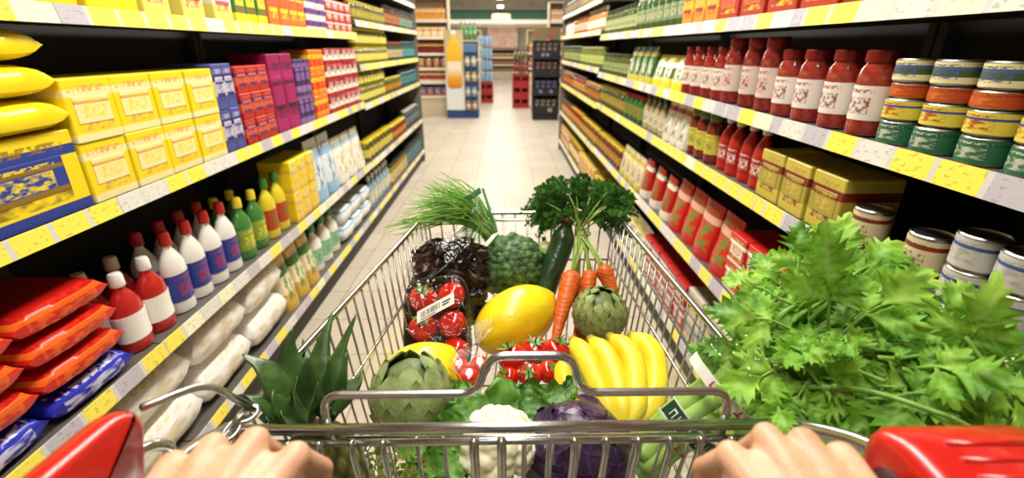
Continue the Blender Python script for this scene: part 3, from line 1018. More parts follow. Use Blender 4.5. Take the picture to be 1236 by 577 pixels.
def crate(label, loc, w=.4, d=.3, h=.27, group='red drink crates'):
    r = empty('drink_crate', loc, label, 'crate', group)
    b = MB()
    t = .015
    b.box((-w / 2, -d / 2, 0), (w / 2, d / 2, t))
    for (lo, hi) in (((-w / 2, -d / 2, t), (w / 2, -d / 2 + t, h * .42)), ((-w / 2, -d / 2, h * .78), (w / 2, -d / 2 + t, h)), ((-w / 2, d / 2 - t, t), (w / 2, d / 2, h)),
                     ((-w / 2, -d / 2 + t, t), (-w / 2 + t, d / 2 - t, h)), ((w / 2 - t, -d / 2 + t, t), (w / 2, d / 2 - t, h)),
                     ((-w / 2, -d / 2, h * .42), (-w / 2 + .04, -d / 2 + t, h * .78)), ((w / 2 - .04, -d / 2, h * .42), (w / 2, -d / 2 + t, h * .78)), ((-.02, -d / 2, h * .42), (.02, -d / 2 + t, h * .78))):
        b.box(lo, hi)
    b.build('crate_body', M_REDCRATE, r, smooth=False)
    nb = MB()
    for i in range(4):
        for j in range(2):
            c = V((-w / 2 + t + (i + .5) * (w - 2 * t) / 4, -d / 2 + .07 + j * .15, t))
            nb.lathe([(.034, .001), (.034, h * .72), (.018, h * .86), (.014, h * .93)], 10, Matrix.Translation(c))
    nb.build('bottle_necks', simple('dark_bottle', '#3a1512', .2, var=.1), r)
    return r


crate('lower red drink crate under the blue water bottles', (-.5, 13.6, 0))
crate('upper red drink crate under the blue water bottles', (-.5, 13.6, .271))
T = film_mat('blue_water', (.55, .75, .9, 1), .5, 20, .1, .35)
for k in range(4):
    for i in range(4):
        b = MB()
        R = .046
        b.lathe([(R * .9, 0), (R, .02), (R, .1), (R * .93, .13), (R, .16), (R * .9, .2), (R * .34, .255), (R * .32, .27)], 12)
        o = b.build('water_bottle', simple('water_blue', '#6f9cc4', .12, var=.3, vs=25, h2='#a8c6de', coat=.5), smooth=True)
        MB().lathe([(R * .38, .262), (R * .38, .29), (0, .29)], 10).build('cap', simple('cap_blue', '#2a5aa0', .4), o)
        o.location = (-.65 + .1 * i, 13.52, .56 + .295 * k)
        tag(o, f'{ORD[i]} blue water bottle of the {["lowest", "second", "third", "topmost"][k]} tier on the far red crates', 'bottle', 'blue water bottles')
# ---- red crates with bottles, right
for k in range(3):
    crate(f'{["lowest", "middle", "topmost"][k]} red drink crate stacked beside the black display', (.42, 12.4, .271 * k), .42, .3, .27)
far_row(.24, .62, 12.36, .86, 'bottle', .075, .3, ('#5a1f1a', '#7a2a20', '#a83a2a'), 'drink_bottle', 'dark red drink bottle', 'the red crates beside the black display', layers=1)
far_row(.24, .62, 12.36, 1.165, 'bottle', .075, .3, ('#6a2a1f', '#3f6a4a', '#7a8a5a'), 'drink_bottle', 'brown and green drink bottle', 'the bottles above the red crates', layers=1)
# ---- black floor display with floral print
bd = empty('black_display', (.86, 10.1, 0), 'black cardboard floor display with pale flower prints and four trays', 'display stand')
M_BKCARD = simple('black_card', '#17141a', .45, var=.1)
wd = .52
MB().box((-wd / 2, .0, 0), (wd / 2, .42, .12), .004).build('foot', M_BKCARD, bd, smooth=False)
for sx in (-1, 1):
    MB().box((sx * wd / 2 - .012, .0, .121), (sx * wd / 2 + .012, .42, 1.55)).build('side_panel', M_BKCARD, bd, smooth=False)
MB().box((-wd / 2 + .013, .4, .121), (wd / 2 - .013, .42, 1.55)).build('back_panel', M_BKCARD, bd, smooth=False)
M_PETAL = simple('pale_flower_print', '#cfc0a8', .5, var=.25, vs=40)
M_PETAL2 = simple('violet_flower_print', '#8f86b8', .5, var=.25, vs=40)
for k, z in enumerate((.13, .5, .86, 1.2)):
    t = MB().box((-wd / 2 + .013, .002, z), (wd / 2 - .013, .39, z + .02))
    t.box((-wd / 2 + .013, -.008, z), (wd / 2 - .013, .001, z + .16))
    t = t.build('tray', M_BKCARD, bd, smooth=False)
    pr = MB()
    RR = random.Random(k)
    for q in range(2):
        cx, cz = RR.uniform(-.15, .15), z + .08
        pv = []
        for a in range(10):
            rr = .055 if a % 2 == 0 else .022
            pv.append((cx + rr * cos(a * PI / 5), -.0095, cz + rr * sin(a * PI / 5)))
        pr.add(pv, [tuple(range(10))])
    pr.build('flower_print', M_PETAL if k % 2 == 0 else M_PETAL2, t, smooth=False)
    far_row(.86 - wd / 2 + .03, .86 + wd / 2 - .03, 10.13, z + .021, 'box', .105, .28 if k < 3 else .3, ('#241f2a', '#3a3040', ['#c9b48a', '#8f86b8', '#c98a6a', '#b8a06a'][k]), 'gift_box', 'dark gift box', f'{sh[k]} tray up in the black display', d=.12)
hd = MB().box((-wd / 2, .0, 1.56), (wd / 2, .03, 1.78), .004).build('header_card', simple('pink_header', '#a8344a', .5, var=.35, vs=9, h2='#4a7a3a'), bd, smooth=False)

# ---- far centre: low white shelf and picture poster on the back wall
far_shelf(-.85, .75, 24.6, 1.3, [.3, .62, .95], 'low white far shelf below the picture poster at the end of aisle', True)
for k, z in enumerate((.3, .62, .95)):
    far_row(-.8, .7, 24.64, z, 'box', .24, .2, [('#6a4a2a', '#c9a06a', '#3a2a1a'), ('#8a3a2a', '#e0c090', '#3a2a1a'), ('#b8905a', '#e8d8b0', '#6a3a1a')][k], 'grocery_box', ['dark brown box', 'russet box', 'light tan box'][k], f'{sh[k]} shelf up below the wall poster', d=.2)
T = NT('poster_print')
co = T.coords('Generated', (3, 1, 3))
vo = T.new('TexVoronoi')
vo.inputs['Scale'].default_value = 2.2
T.l(co, vo.inputs['Vector'])
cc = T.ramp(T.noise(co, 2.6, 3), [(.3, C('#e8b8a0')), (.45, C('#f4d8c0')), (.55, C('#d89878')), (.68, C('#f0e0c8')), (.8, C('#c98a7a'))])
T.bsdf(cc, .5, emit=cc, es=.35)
pw = empty('wall_poster', (-.05, 25.2, 1.4), 'large pale pink picture poster above the low far shelf', 'poster')
MB().box((-.72, 0, 0), (.72, .03, 1.05), .004).build('picture', T.mat, pw, smooth=False)
MB().box((-.75, .031, -.03), (.75, .06, 1.08)).build('backing_board', M_LITBOARD, pw, smooth=False)
# lit white canopy over the far counter
cn = empty('lit_canopy', (0, 24.9, 2.3), 'long glowing white canopy over the far counter under the green band', 'canopy')
T = NT('canopy_glow')
c0 = T.coords('Object')
cc = T.ramp(T.noise(c0, 3, 2), [(.3, C('#f0e4cc')), (.7, C('#fff8e8'))])
T.bsdf(cc, .5, emit=cc, es=1.1)
MB().box((-3.2, -.3, .16), (3.2, .3, .33), .02).build('canopy_box', T.mat, cn, smooth=False)
MB().box((-3.2, -.31, 0), (3.2, .3, .158), .01).build('canopy_valance', simple('cream_valance', '#f2e6cc', .6, var=.05), cn, smooth=False)
for sx in (-3.1, 3.1):
    MB().box((sx - .03, .25, -2.3), (sx + .03, .31, 0)).build('post', M_LITBOARD, cn, smooth=False)
sg = empty('hanging_sign', (-.1, 23.2, 2.55), 'small orange and cream sign hanging under the far ceiling light', 'sign')
MB().box((-.42, 0, 0), (.42, .03, .24), .01).build('sign_board', simple('orange_sign', '#c9854a', .5, var=.3, vs=6, h2='#e8d0a8'), sg, smooth=False)
for sx in (-.3, .3):
    MB().tube([(sx, .015, .24), (sx, .015, .55)], .004, 6).build('wire', M_STEEL_DULL, sg)
# extra shelving seen through the gap, both sides
for (xa, xb, yy, lb) in ((-2.1, -.75, 16.5, 'far shelf of snack packs beyond the water bottles'), (.75, 2.0, 16.2, 'far shelf of snack packs beyond the red crates')):
    far_shelf(xa, xb, yy, 1.9, [.35, .8, 1.25], lb)
    for k, z in enumerate((.35, .8, 1.25)):
        far_row(xa + .05, xb - .05, yy + .03, z, 'box', .2, .32, [('#c98a5a', '#f0e0c0', '#a83a2a'), ('#d8b080', '#b84a2a', '#f0e0c0'), ('#a84a3a', '#e8d0a0', '#5a2a1a')][(k + (xa > 0)) % 3], 'snack_box', ['brownish snack box', 'pale snack box', 'reddish snack box'][(k + (xa > 0)) % 3], f'{sh[k]} shelf up {"beyond the blue water bottles" if xa < 0 else "beyond the red crates"}', d=.18)

# ================================================================== the shopping cart
RIM = 1.035
RL, RR, FR, FL = V((-.298, .40, RIM)), V((.317, .40, RIM)), V((.276, 1.122, RIM)), V((-.194, 1.122, RIM))
BL, BR, GR, GL = V((-.255, .44, .66)), V((.275, .44, .66)), V((.235, 1.04, .70)), V((-.155, 1.04, .70))
M_RED = simple('red_handle_plastic', '#c31a12', .28, var=.05, vs=10, coat=.35)
M_BLACKRUB = simple('black_rubber', '#1c1c1c', .6)
M_WHEEL = simple('grey_wheel', '#5a5a58', .5)
cart = empty('shopping_cart', (0, 0, 0), 'chrome wire shopping cart full of produce, with red plastic handle brackets', 'shopping cart')


def seg(a, b, t):
    return a + (b - a) * t


def grille(name, ta, tb, ba, bb, n, r, horiz=(), bulge=0.0, hr=None):
    """upright wires between a top edge ta-tb and a bottom edge ba-bb, joined by cross wires"""
    m = MB()
    for i in range(n + 1):
        t = i / n
        m.tube([seg(ta, tb, t), seg(ba, bb, t)], r, 6, mi=0)
    for h in horiz:
        m.tube([seg(ta, ba, h), seg(tb, bb, h)], hr or r * 1.25, 6)
    return m.build(name, M_CHROME, cart)


rim = MB().tube(fillet([RR + V((0, .02, 0)), FR, FL, RL + V((0, .02, 0))], .05, 6), .0052, 10)
rim.build('basket_rim', M_CHROME, cart)
grille('front_grille', FL, FR, GL, GR, 15, .0021, (.055, .35, .7, 1), hr=.003)
grille('side_grille', RL, FL, BL, GL, 24, .0021, (.33, .7, 1), hr=.003)
grille('side_grille', RR, FR, BR, GR, 24, .0021, (.33, .7, 1), hr=.003)
m = MB()
for i in range(15):
    t = i / 14
    m.tube([seg(BL, BR, t), seg(GL, GR, t)], .0022, 6)
for h in (0, .25, .5, .75, 1):
    m.tube([seg(BL, GL, h), seg(BR, GR, h)], .003, 6)
m.build('floor_grille', M_CHROME, cart)
# rear: double rod with hooked upright wires
za, zb = 1.036, 1.018
m = MB().tube([RL + V((-.012, 0, .001)), RR + V((.012, 0, .001))], .0062, 12)
m.build('rear_rod', M_CHROME, cart)
m = MB().tube([V((RL.x, .3985, zb)), V((RR.x, .3985, zb))], .0042, 10)
m.build('rear_rod', M_CHROME, cart)
m = MB()
xs = [-.272, -.237, -.203, -.168, -.134, -.035, -.005, .075, .11, .145, .18, .214, .248, .283]
for k, x in enumerate(xs):
    y0 = .392
    m.tube(fillet([V((x, y0 + .004, zb + .006)), V((x, y0, zb - .006)), V((x * .93, .425, .68))], .01, 3), .0042 if k not in (5, 6) else .0052, 8)
for x in (-.1, -.07, .02, .048):
    m.tube([V((x, .405, zb)), V((x * .95, .43, .68))], .0024, 6)
for z in (.9, .78, .68):
    m.tube([V((-.275, .392 + (zb - z) * .1, z)), V((.285, .392 + (zb - z) * .1, z))], .004, 8)
m.build('rear_grille', M_CHROME, cart)
# folded child seat: rail with a raised loop, side bars, thin wires
xr0, xr1, yr, zr = -.207, .255, .426, 1.060
loop = [V((xr0 + .014, .402, zb)), V((xr0, yr, zr)), V((-.031, yr, zr)), V((-.020, yr + .006, zr + .046)), V((.074, yr + .006, zr + .046)), V((.083, yr, zr)), V((xr1, yr, zr)), V((xr1 - .016, .402, zb))]
MB().tube(fillet(loop[:1] + loop[1:2], .01) if False else fillet(loop, .024, 7), .0048, 10).build('seat_rail', M_CHROME, cart)
m = MB()
for x in [xr0 + .03 + i * .0335 for i in range(13)]:
    m.tube([V((x, yr + .012, .985)), V((x * .97, yr + .055, .74))], .0019, 6)
for z, y in ((.985, yr + .012), (.86, yr + .037), (.74, yr + .055)):
    m.tube([V((xr0 + .015, y, z)), V((xr1 - .02, y, z))], .003, 6)
m.build('seat_grille', M_CHROME, cart)
# handle bar with red end brackets
HB = V((0, .236, 1.115))
MB().tube([V((-.305, HB.y, HB.z)), V((.318, HB.y, HB.z))], .0125, 16).build('handle_bar', simple('grey_handle_grip', '#55585a', .45, var=.1), cart)


def bracket(sx, x0, x1, prof, bev):
    """moulded plastic end piece: side profile in y-z swept across x with rounded edges"""
    m = MB()
    c = V((0, sum(p[0] for p in prof) / len(prof), sum(p[1] for p in prof) / len(prof)))
    sm = []
    n = len(prof)
    for i in range(n):          # chamfer corners
        a, b, d = V(prof[i - 1]), V(prof[i]), V(prof[(i + 1) % n])
        for t in range(4):
            u = t / 3
            p, q = b + (a - b).normalized() * .014, b + (d - b).normalized() * .014
            sm.append((1 - u) ** 2 * p + 2 * u * (1 - u) * b + u * u * q)
    K = len(sm)
    rings = []
    for (x, s) in ((x0, bev), (x0 + bev * .3, bev * .35), (x0 + bev, 0), (x1 - bev, 0), (x1 - bev * .3, bev * .35), (x1, bev)):
        ring = []
        for p in sm:
            d = V((p.x - c.y, p.y - c.z))
            L = d.length
            k = (L - s) / L
            ring.append(V((x, c.y + d.x * k, c.z + d.y * k)))
        rings.append(ring)
    vs = [p for r in rings for p in r]
    fs = [(j * K + i, j * K + (i + 1) % K, (j + 1) * K + (i + 1) % K, (j + 1) * K + i) for j in range(5) for i in range(K)]
    fs += [tuple(reversed(range(K))), tuple(5 * K + i for i in range(K))]
    m.add(vs, fs)
    return m


# left: a wedge whose ridge climbs to a point ahead of the grip
lb = bracket(-1, -.318, -.294, [(.16, 1.12), (.19, 1.166), (.296, 1.158), (.312, 1.142), (.285, 1.07), (.18, 1.07)], .009)
lb.build('handle_bracket', M_RED, cart)
# right: broad rounded cap with a grooved top
rb = bracket(1, .286, .41, [(.17, 1.10), (.185, 1.148), (.262, 1.155), (.292, 1.14), (.285, 1.075), (.19, 1.065)], .014)
o = rb.build('handle_bracket', M_RED, cart)
g = MB()
for k in range(5):
    y = .2 + .014 * k
    g.tube([V((.318, y, 1.1492 + .0010 * k)), V((.392, y, 1.1492 + .0010 * k))], .0028, 8)
g.build('grip_ribs', M_RED, o)
MB().tube([V((.2835, .25, 1.112)), V((.2865, .25, 1.112))], .018, 20).build('recess_shade_disc', simple('painted_recess_shade', '#3d0a08', .6), o)  # dark disc on the cap's inner face, hollow's shade put into its colour
# arms from the brackets down to the basket
for (xa, xb) in ((-.292, -.298), (.34, .317)):
    MB().tube(crom([V((xa, .27, 1.09)), V((xa, .33, 1.075)), V((xb, .385, 1.045)), V((xb, .41, 1.02)), V((xb * .96, .43, .9)), V((xb * .9, .44, .62)), V((xb * .9, .36, .3)), V((xb * .9, .3, .16))], 6), .008, 10).build('side_post', M_CHROME, cart)
# bent wire hook and loop on the left, lock chain
MB().tube(fillet([W(171, 492, .40), W(250, 462, .455), W(306, 494, .505)], .02, 6), .0037, 10).build('hook_wire', M_CHROME, cart)
MB().tube(fillet([W(150, 556, .385), W(184, 536, .405), W(206, 538, .42), W(200, 575, .43)], .012, 5), .0052, 10).build('loop_wire', M_CHROME, cart)
m = MB()
path = [W(304, 497, .50), W(294, 503, .495), W(284, 513, .49), W(276, 525, .482), W(266, 541, .475)]
for i in range(len(path) - 1):
    a, b = path[i], path[i + 1]
    c = (a + b) / 2
    t = (b - a).normalized()
    s = t.cross(V((0, .7, -.7))).normalized()
    if i % 2:
        s = t.cross(s).normalized()
    pts = [c + t * (cos(q) * (.0105)) + s * (sin(q) * .0065) for q in [2 * PI * k / 16 for k in range(16)]]
    m.tube(pts, .0026, 8, closed=True)
m.build('lock_chain', M_CHROME, cart)
# chassis with four castors
for sx in (-1, 1):
    fr = [V((sx * .27, .30, .16)), V((sx * .26, .40, .2)), V((sx * .22, 1.0, .17)), V((sx * .2, 1.05, .14))]
    MB().tube(crom(fr, 6), .011, 10).build('chassis_bar', M_CHROME, cart)
    MB().tube([V((sx * .235, .62, .195)), V((sx * .2, 1.02, .70))], .008, 8).build('chassis_strut', M_CHROME, cart)
    for (x, y) in ((sx * .268, .30), (sx * .2, 1.05)):
        m = MB().box((x - .02, y - .025, .128), (x + .02, y + .025, .145), .003)
        m.box((x - .02, y - .02, .05), (x - .014, y + .02, .128)).box((x + .014, y - .02, .05), (x + .02, y + .02, .128))
        f = m.build('castor', M_STEEL_DULL, cart, smooth=False)
        Mx = Matrix.Translation(V((x, y, .0605))) @ Matrix.Rotation(PI / 2, 4, 'Y')
        MB().lathe([(.02, -.012), (.055, -.012), (.06, -.007), (.06, .007), (.055, .012), (.02, .012)], 24, Mx).build('wheel', M_BLACKRUB, f)
MB().tube([V((-.24, .42, .19)), V((.24, .42, .19))], .008, 8).build('chassis_bar', M_CHROME, cart)
rebase(cart)

# ================================================================== the hands that push it
T = NT('skin')
co = T.coords('Object')
base = T.mix(T.ramp(T.noise(co, 26, 3), [(.38, (0, 0, 0, 1)), (.66, (1, 1, 1, 1))]), C('#e6b592'), C('#d9a07c'))
pores = T.ramp(T.noise(co, 340, 2), [(.3, (.9, .9, .9, 1)), (.7, (1, 1, 1, 1))])
base = T.mix(1.0, base, pores, 'MULTIPLY')
at = T.new('Attribute', attribute_name='flush')
base = T.mix(T.math('MULTIPLY', at.outputs['Fac'], .8), base, C('#c8694a'))
h = T.math('ADD', T.noise(co, 420, 3), T.math('MULTIPLY', T.noise(co, 90, 3), 1.2))
T.bsdf(base, .42, 0, .45, T.bump(h, .22, .003), 0, .18, (.008, .003, .0015))
M_SKIN = T.mat


def cone(m, a, b, ra, rb, n=14):
    a, b = V(a), V(b)
    K = 7
    P, R = [], []
    t = (b - a).normalized()
    for k in range(4):
        q = PI / 2 * k / 4
        P.append(a - t * ra * cos(q)); R.append(max(.0004, ra * sin(q)))
    for k in range(K + 1):
        P.append(seg(a, b, k / K)); R.append(ra + (rb - ra) * k / K)
    for k in range(3, -1, -1):
        q = PI / 2 * k / 4
        P.append(b + t * rb * cos(q)); R.append(max(.0004, rb * sin(q)))
    m.tube(P, R, n)


def hand_and_arm(m, side, mcp):
    """side -1 left, +1 right; mcp = knuckle tops of index, middle, ring, little finger"""
    dn = V((0, -.1, -1)).normalized()
    C_ = [p + dn * .0105 for p in mcp]
    ctr = sum(C_, V()) / 4
    wrist = ctr + V((side * .006, -.094, -.010))
    across = (C_[0] - C_[3]).normalized()          # towards the thumb
    carp = [wrist + across * (.023 - .0155 * i) + V((0, .016, 0)) for i in range(4)]
    for i in range(4):
        cone(m, C_[i], carp[i], .0122, .0165)
        cone(m, C_[i] + V((0, -.014, -.012)), carp[i] + V((0, 0, -.006)), .012, .0165)
        m.ball(C_[i] + V((0, .002, .0016)), (.0112, .0122, .0106), 14, 9)
        cone(m, C_[i] + V((0, -.008, .0082)), seg(C_[i], carp[i], .75) + V((0, 0, .0122)), .0038, .0028, 8)
    for i in range(3):
        cone(m, seg(C_[i], C_[i + 1], .5) + V((0, -.012, -.0025)), seg(carp[i], carp[i + 1], .5), .0112, .0165)
    ln = [1.0, 1.06, 1.0, .84]
    for i in range(4):
        k = ln[i]
        sp = across * (.007, .001, -.003, -.006)[i]
        pip = C_[i] + V((0, .019 * k, -.033 * k)) + sp
        dip = pip + V((0, -.018 * k, -.018 * k)) + sp * .2
        tip = dip + V((0, -.022 * k, -.001 * k))
        cone(m, C_[i], pip, .0118, .0106)
        m.ball(pip, .0113, 12, 8)
        cone(m, pip, dip, .0104, .0095)
        cone(m, dip, tip, .0094, .0080)
    # thumb passes under the bar
    t0 = carp[0] + across * .010 + V((0, .012, -.012))
    t1 = t0 + across * .022 + V((0, .030, -.020))
    t2 = t1 + across * .003 + V((0, .030, -.020))
    t3 = t2 + across * -.008 + V((0, .024, -.004))
    cone(m, t0, t1, .0175, .0125)
    cone(m, seg(C_[0], carp[0], .5), t1, .012, .011)
    cone(m, t1, t2, .0120, .0108)
    cone(m, t2, t3, .0106, .0082)
    shoulder = V((side * .185, -.16, 1.235))
    elbow = V((side * .325, -.10, .99))
    cone(m, wrist + V((0, .01, 0)) + across * .012, seg(wrist, elbow, .75), .0215, .036, 20)
    cone(m, wrist + V((0, .01, 0)) - across * .010, seg(wrist, elbow, .75), .0205, .036, 20)
    cone(m, seg(wrist, elbow, .7), elbow, .037, .037, 20)
    cone(m, elbow, shoulder, .038, .052, 20)
    cone(m, shoulder, V((side * .05, -.17, 1.25)), .052, .06, 20)
    return C_


def lower_body(m, g=0.0):
    """torso, legs and feet; g inflates everything (for clothing)"""
    cone(m, (0, -.17, 1.20), (0, -.16, 1.06), .115 + g, .10 + g, 24)
    for s in (-1, 1):
        cone(m, (s * .075, -.17, 1.18), (s * .065, -.165, .98), .095 + g, .085 + g, 20)
        cone(m, (s * .065, -.165, .98), (s * .08, -.17, .84), .085 + g, .105 + g, 20)
        cone(m, (s * .085, -.17, .82), (s * .095, -.16, .47), .085 + g, .055 + g, 20)


mL = [W(353, 541, .352), W(303, 523, .352), W(252, 531, .346), W(203, 553, .338)]
mR = [W(886, 540, .352), W(930, 518, .352), W(975, 524, .346), W(1022, 542, .338)]
m = MB()
kn = hand_and_arm(m, -1, mL) + hand_and_arm(m, 1, mR)
lower_body(m)
for s in (-1, 1):
    cone(m, (s * .095, -.16, .47), (s * .10, -.20, .075), .054, .034, 18)
    cone(m, (s * .10, -.205, .04), (s * .115, -.05, .028), .036, .026, 16)
    m.ball((s * .075, -.165, 1.435), (.012, .02, .032), 12, 8)
# neck, head and face
HC = V((0, -.165, 1.455))
cone(m, (0, -.185, 1.24), (0, -.175, 1.38), .055, .05, 20)
m.ball(HC + V((0, -.005, .022)), (.073, .092, .092), 32, 20)
m.ball(HC + V((0, .02, -.045)), (.055, .066, .066), 28, 18)
m.ball(HC + V((0, .06, -.085)), (.026, .024, .022), 16, 10)
cone(m, HC + V((0, .080, .008)), HC + V((0, .098, -.034)), .008, .0125, 12)
for s in (-1, 1):
    m.ball(HC + V((s * .011, .088, -.038)), (.008, .009, .007), 10, 8)
    cone(m, HC + V((s * .012, .082, .022)), HC + V((s * .046, .066, .022)), .009, .008, 10)
    m.ball(HC + V((s * .040, .056, -.022)), (.02, .02, .018), 12, 8)
for dz, r in ((-.058, .0062), (-.067, .0070)):
    m.tube([HC + V((x, .083 - 6 * x * x, dz - .5 * x * x)) for x in (-.024, -.012, 0, .012, .024)], [.003, r, r, r, .003], 10)

tmp = m.build('person_source', M_SKIN)
md = tmp.modifiers.new('r', 'REMESH')
md.mode = 'VOXEL'
md.voxel_size = .0021
sm = tmp.modifiers.new('s', 'SMOOTH')
sm.factor = .5
sm.iterations = 11
dg = bpy.context.evaluated_depsgraph_get()
me = bpy.data.meshes.new_from_object(tmp.evaluated_get(dg))
bpy.data.objects.remove(tmp)
me.materials.clear()
me.materials.append(M_SKIN)
at = me.attributes.new('flush', 'FLOAT', 'POINT')
import numpy as np
nv_ = len(me.vertices)
cv = np.empty(nv_ * 3, dtype=np.float32)
me.vertices.foreach_get('co', cv)
cv = cv.reshape(-1, 3)
vals = np.zeros(nv_, dtype=np.float32)
for k in kn:
    d = np.linalg.norm(cv - np.array(k[:]), axis=1)
    vals = np.maximum(vals, .25 * np.clip(1 - d / .017, 0, 1))
    e = np.linalg.norm(cv - np.array((k + V((0, .02, -.034)))[:]), axis=1)
    vals = np.maximum(vals, .75 * np.clip(1 - e / .026, 0, 1))
lip = np.abs(cv[:, 2] - (HC.z - .0625)) < .0095
lip &= (np.abs(cv[:, 0]) < .023) & (cv[:, 1] > HC.y + .078)
vals[lip] = .8
at.data.foreach_set('value', vals)
me.polygons.foreach_set('use_smooth', [True] * len(me.polygons))
pers = link(bpy.data.objects.new('person', me))
tag(pers, 'person pushing the shopping cart, two bare hands gripping its handle bar', 'person')


def worn(name, mat, fill, cuts=None):
    mm = MB()
    fill(mm)
    t_ = mm.build(name + '_source', mat)
    r_ = t_.modifiers.new('r', 'REMESH')
    r_.mode = 'VOXEL'
    r_.voxel_size = .006
    q_ = t_.modifiers.new('s', 'SMOOTH')
    q_.iterations = 6
    me_ = bpy.data.meshes.new_from_object(t_.evaluated_get(bpy.context.evaluated_depsgraph_get()))
    bpy.data.objects.remove(t_)
    me_.name = name
    me_.materials.clear()
    me_.materials.append(mat)
    me_.polygons.foreach_set('use_smooth', [True] * len(me_.polygons))
    o_ = link(bpy.data.objects.new(name, me_))
    o_.parent = pers
    return o_


def shirt_fill(mm):
    g = .009
    cone(mm, (0, -.17, 1.20), (0, -.16, 1.06), .115 + g, .10 + g, 24)
    for s in (-1, 1):
        cone(mm, (s * .075, -.17, 1.18), (s * .068, -.167, .90), .097 + g, .102 + g, 20)
        sh_, el_ = V((s * .185, -.16, 1.235)), V((s * .325, -.10, .99))
        cone(mm, sh_, seg(sh_, el_, .45), .056 + g, .05 + g, 18)
        cone(mm, sh_, (s * .05, -.17, 1.25), .055 + g, .062 + g, 18)


def trouser_fill(mm):
    g = .012
    for s in (-1, 1):
        cone(mm, (s * .068, -.168, .93), (s * .08, -.17, .82), .088 + g, .106 + g, 20)
        cone(mm, (s * .085, -.17, .82), (s * .095, -.16, .47), .086 + g, .06 + g, 20)
        cone(mm, (s * .095, -.16, .47), (s * .10, -.195, .14), .06 + g, .045 + g, 18)


def shoe_fill(s):
    def f(mm):
        cone(mm, (s * .10, -.205, .052), (s * .116, -.04, .042), .045, .036, 18)
        cone(mm, (s * .10, -.20, .06), (s * .10, -.20, .10), .044, .042, 16)
        mm.box((s * .108 - .042, -.25, 0.0), (s * .108 + .042, -.0, .025), .01)
    return f


def hair_fill(mm):
    mm.ball(HC + V((0, -.018, .036)), (.081, .093, .092), 32, 20)
    mm.ball(HC + V((0, -.055, -.01)), (.075, .062, .075), 28, 18)


worn('shirt', simple('grey_cotton', '#6b7078', .85, var=.08, vs=60, bump=.2, bs=400), shirt_fill)
worn('trousers', simple('dark_denim', '#2a3242', .85, var=.15, vs=80, bump=.2, bs=400), trouser_fill)
for s in (-1, 1):
    worn('shoe', simple('black_shoe', '#222222', .5), shoe_fill(s))
worn('hair', simple('brown_hair', '#3a2819', .5, var=.4, vs=60, bump=.5, bs=150), hair_fill)
for s in (-1, 1):
    e_ = MB().ball(HC + V((s * .029, .073, .006)), .0118, 16, 12).build('eye', simple('eye_white', '#e9e4dc', .15, var=.02), pers)
    MB().ball(HC + V((s * .029, .0818, .005)), (.0052, .0036, .0052), 12, 8).build('iris', simple('brown_iris', '#3a2414', .1), e_)
rebase(pers)

# ================================================================== produce
def leaf_color(name, h1, h2, h3, scale=30, rough=.42, sss=.12, vein=0, coat=.15, bumps=60):
    """leaf tissue: colour broken by two noises, lighter underside, faint translucency"""
    if name in _mc:
        return _mc[name]
    T = NT(name)
    co = T.coords('Object')
    c = T.ramp(T.noise(co, scale, 3), [(.3, C(h1)), (.52, C(h2)), (.75, C(h3))])
    geo = T.new('NewGeometry')
    c = T.mix(T.math('MULTIPLY', geo.outputs['Backfacing'], .4), c, C(h3))
    p = T.bsdf(c, rough, 0, .4, T.bump(T.noise(co, bumps, 4), .35, .004), coat)
    tl = T.new('BsdfTranslucent')
    T.l(c, tl.inputs[0])
    mx = T.new('MixShader')
    mx.inputs[0].default_value = sss
    T.l(p.outputs[0], mx.inputs[1])
    T.l(tl.outputs[0], mx.inputs[2])
    T.l(mx.outputs[0], T.out.inputs[0])
    _mc[name] = T.mat
    return T.mat


# ------------------------------------------------------------- tomatoes
T = NT('tomato_skin')
co = T.coords('Object')
c = T.ramp(T.noise(co, 28, 2), [(.3, C('#c01408')), (.6, C('#d2260e')), (.85, C('#e04a1c'))])
T.bsdf(c, .16, 0, .5, None, .5, .05, (.01, .002, .001))
M_TOM = T.mat
M_CALYX = leaf_color('tomato_calyx_green', '#2f5a1c', '#4a7a2a', '#6a9a3a', 60)


def calyx(c, up, r, n=6, seed=0):
    R = random.Random(seed)
    Fm = frame(up)
    b = MB()
    for k in range(n):
        a = 2 * PI * k / n + R.uniform(-.2, .2)
        L = r * R.uniform(.75, 1.05)
        d = V((cos(a), sin(a), 0))
        s = V((-sin(a), cos(a), 0))
        lift = R.uniform(.1, .45)
        vs = []
        for t, w_ in ((0, .16), (.35, .17), (.7, .1), (1, .01)):
            for q in (-1, 0, 1):
                vs.append(V(c) + Fm @ (d * L * t + s * q * w_ * r + V((0, 0, L * (lift * t * t + .06 - .03 * abs(q))))))
        b.add(vs, [(j * 3 + i, j * 3 + i + 1, j * 3 + i + 4, j * 3 + i + 3) for j in range(3) for i in range(2)])
    b.tube([V(c), V(c) + V(up).normalized() * r * .4, V(c) + V(up).normalized() * r * .75 + V((r * .15, 0, 0))], r * .07, 6)
    return b


def tomato(c, r, up, label, group, seed=0, cal=True):
    Fm = frame(up)
    ph = seed * 1.3
    fn = lambda d: (1 - .17 * math.exp(-((1 - d.z) / .1)) - .07 * math.exp(-((1 + d.z) / .08))) * (1 + .02 * sin(5 * math.atan2(d.y, d.x) + ph) * (1 - d.z ** 2))
    o = MB().ball(c, (r, r, r * .9), 28, 18, fn, Fm.to_4x4()).build('tomato', M_TOM)
    tag(o, label, 'tomato', group)
    if cal:
        calyx(V(c) + V(up).normalized() * r * .74, up, r * .8, 6, seed).build('calyx', M_CALYX, o)
    return rebase(o)


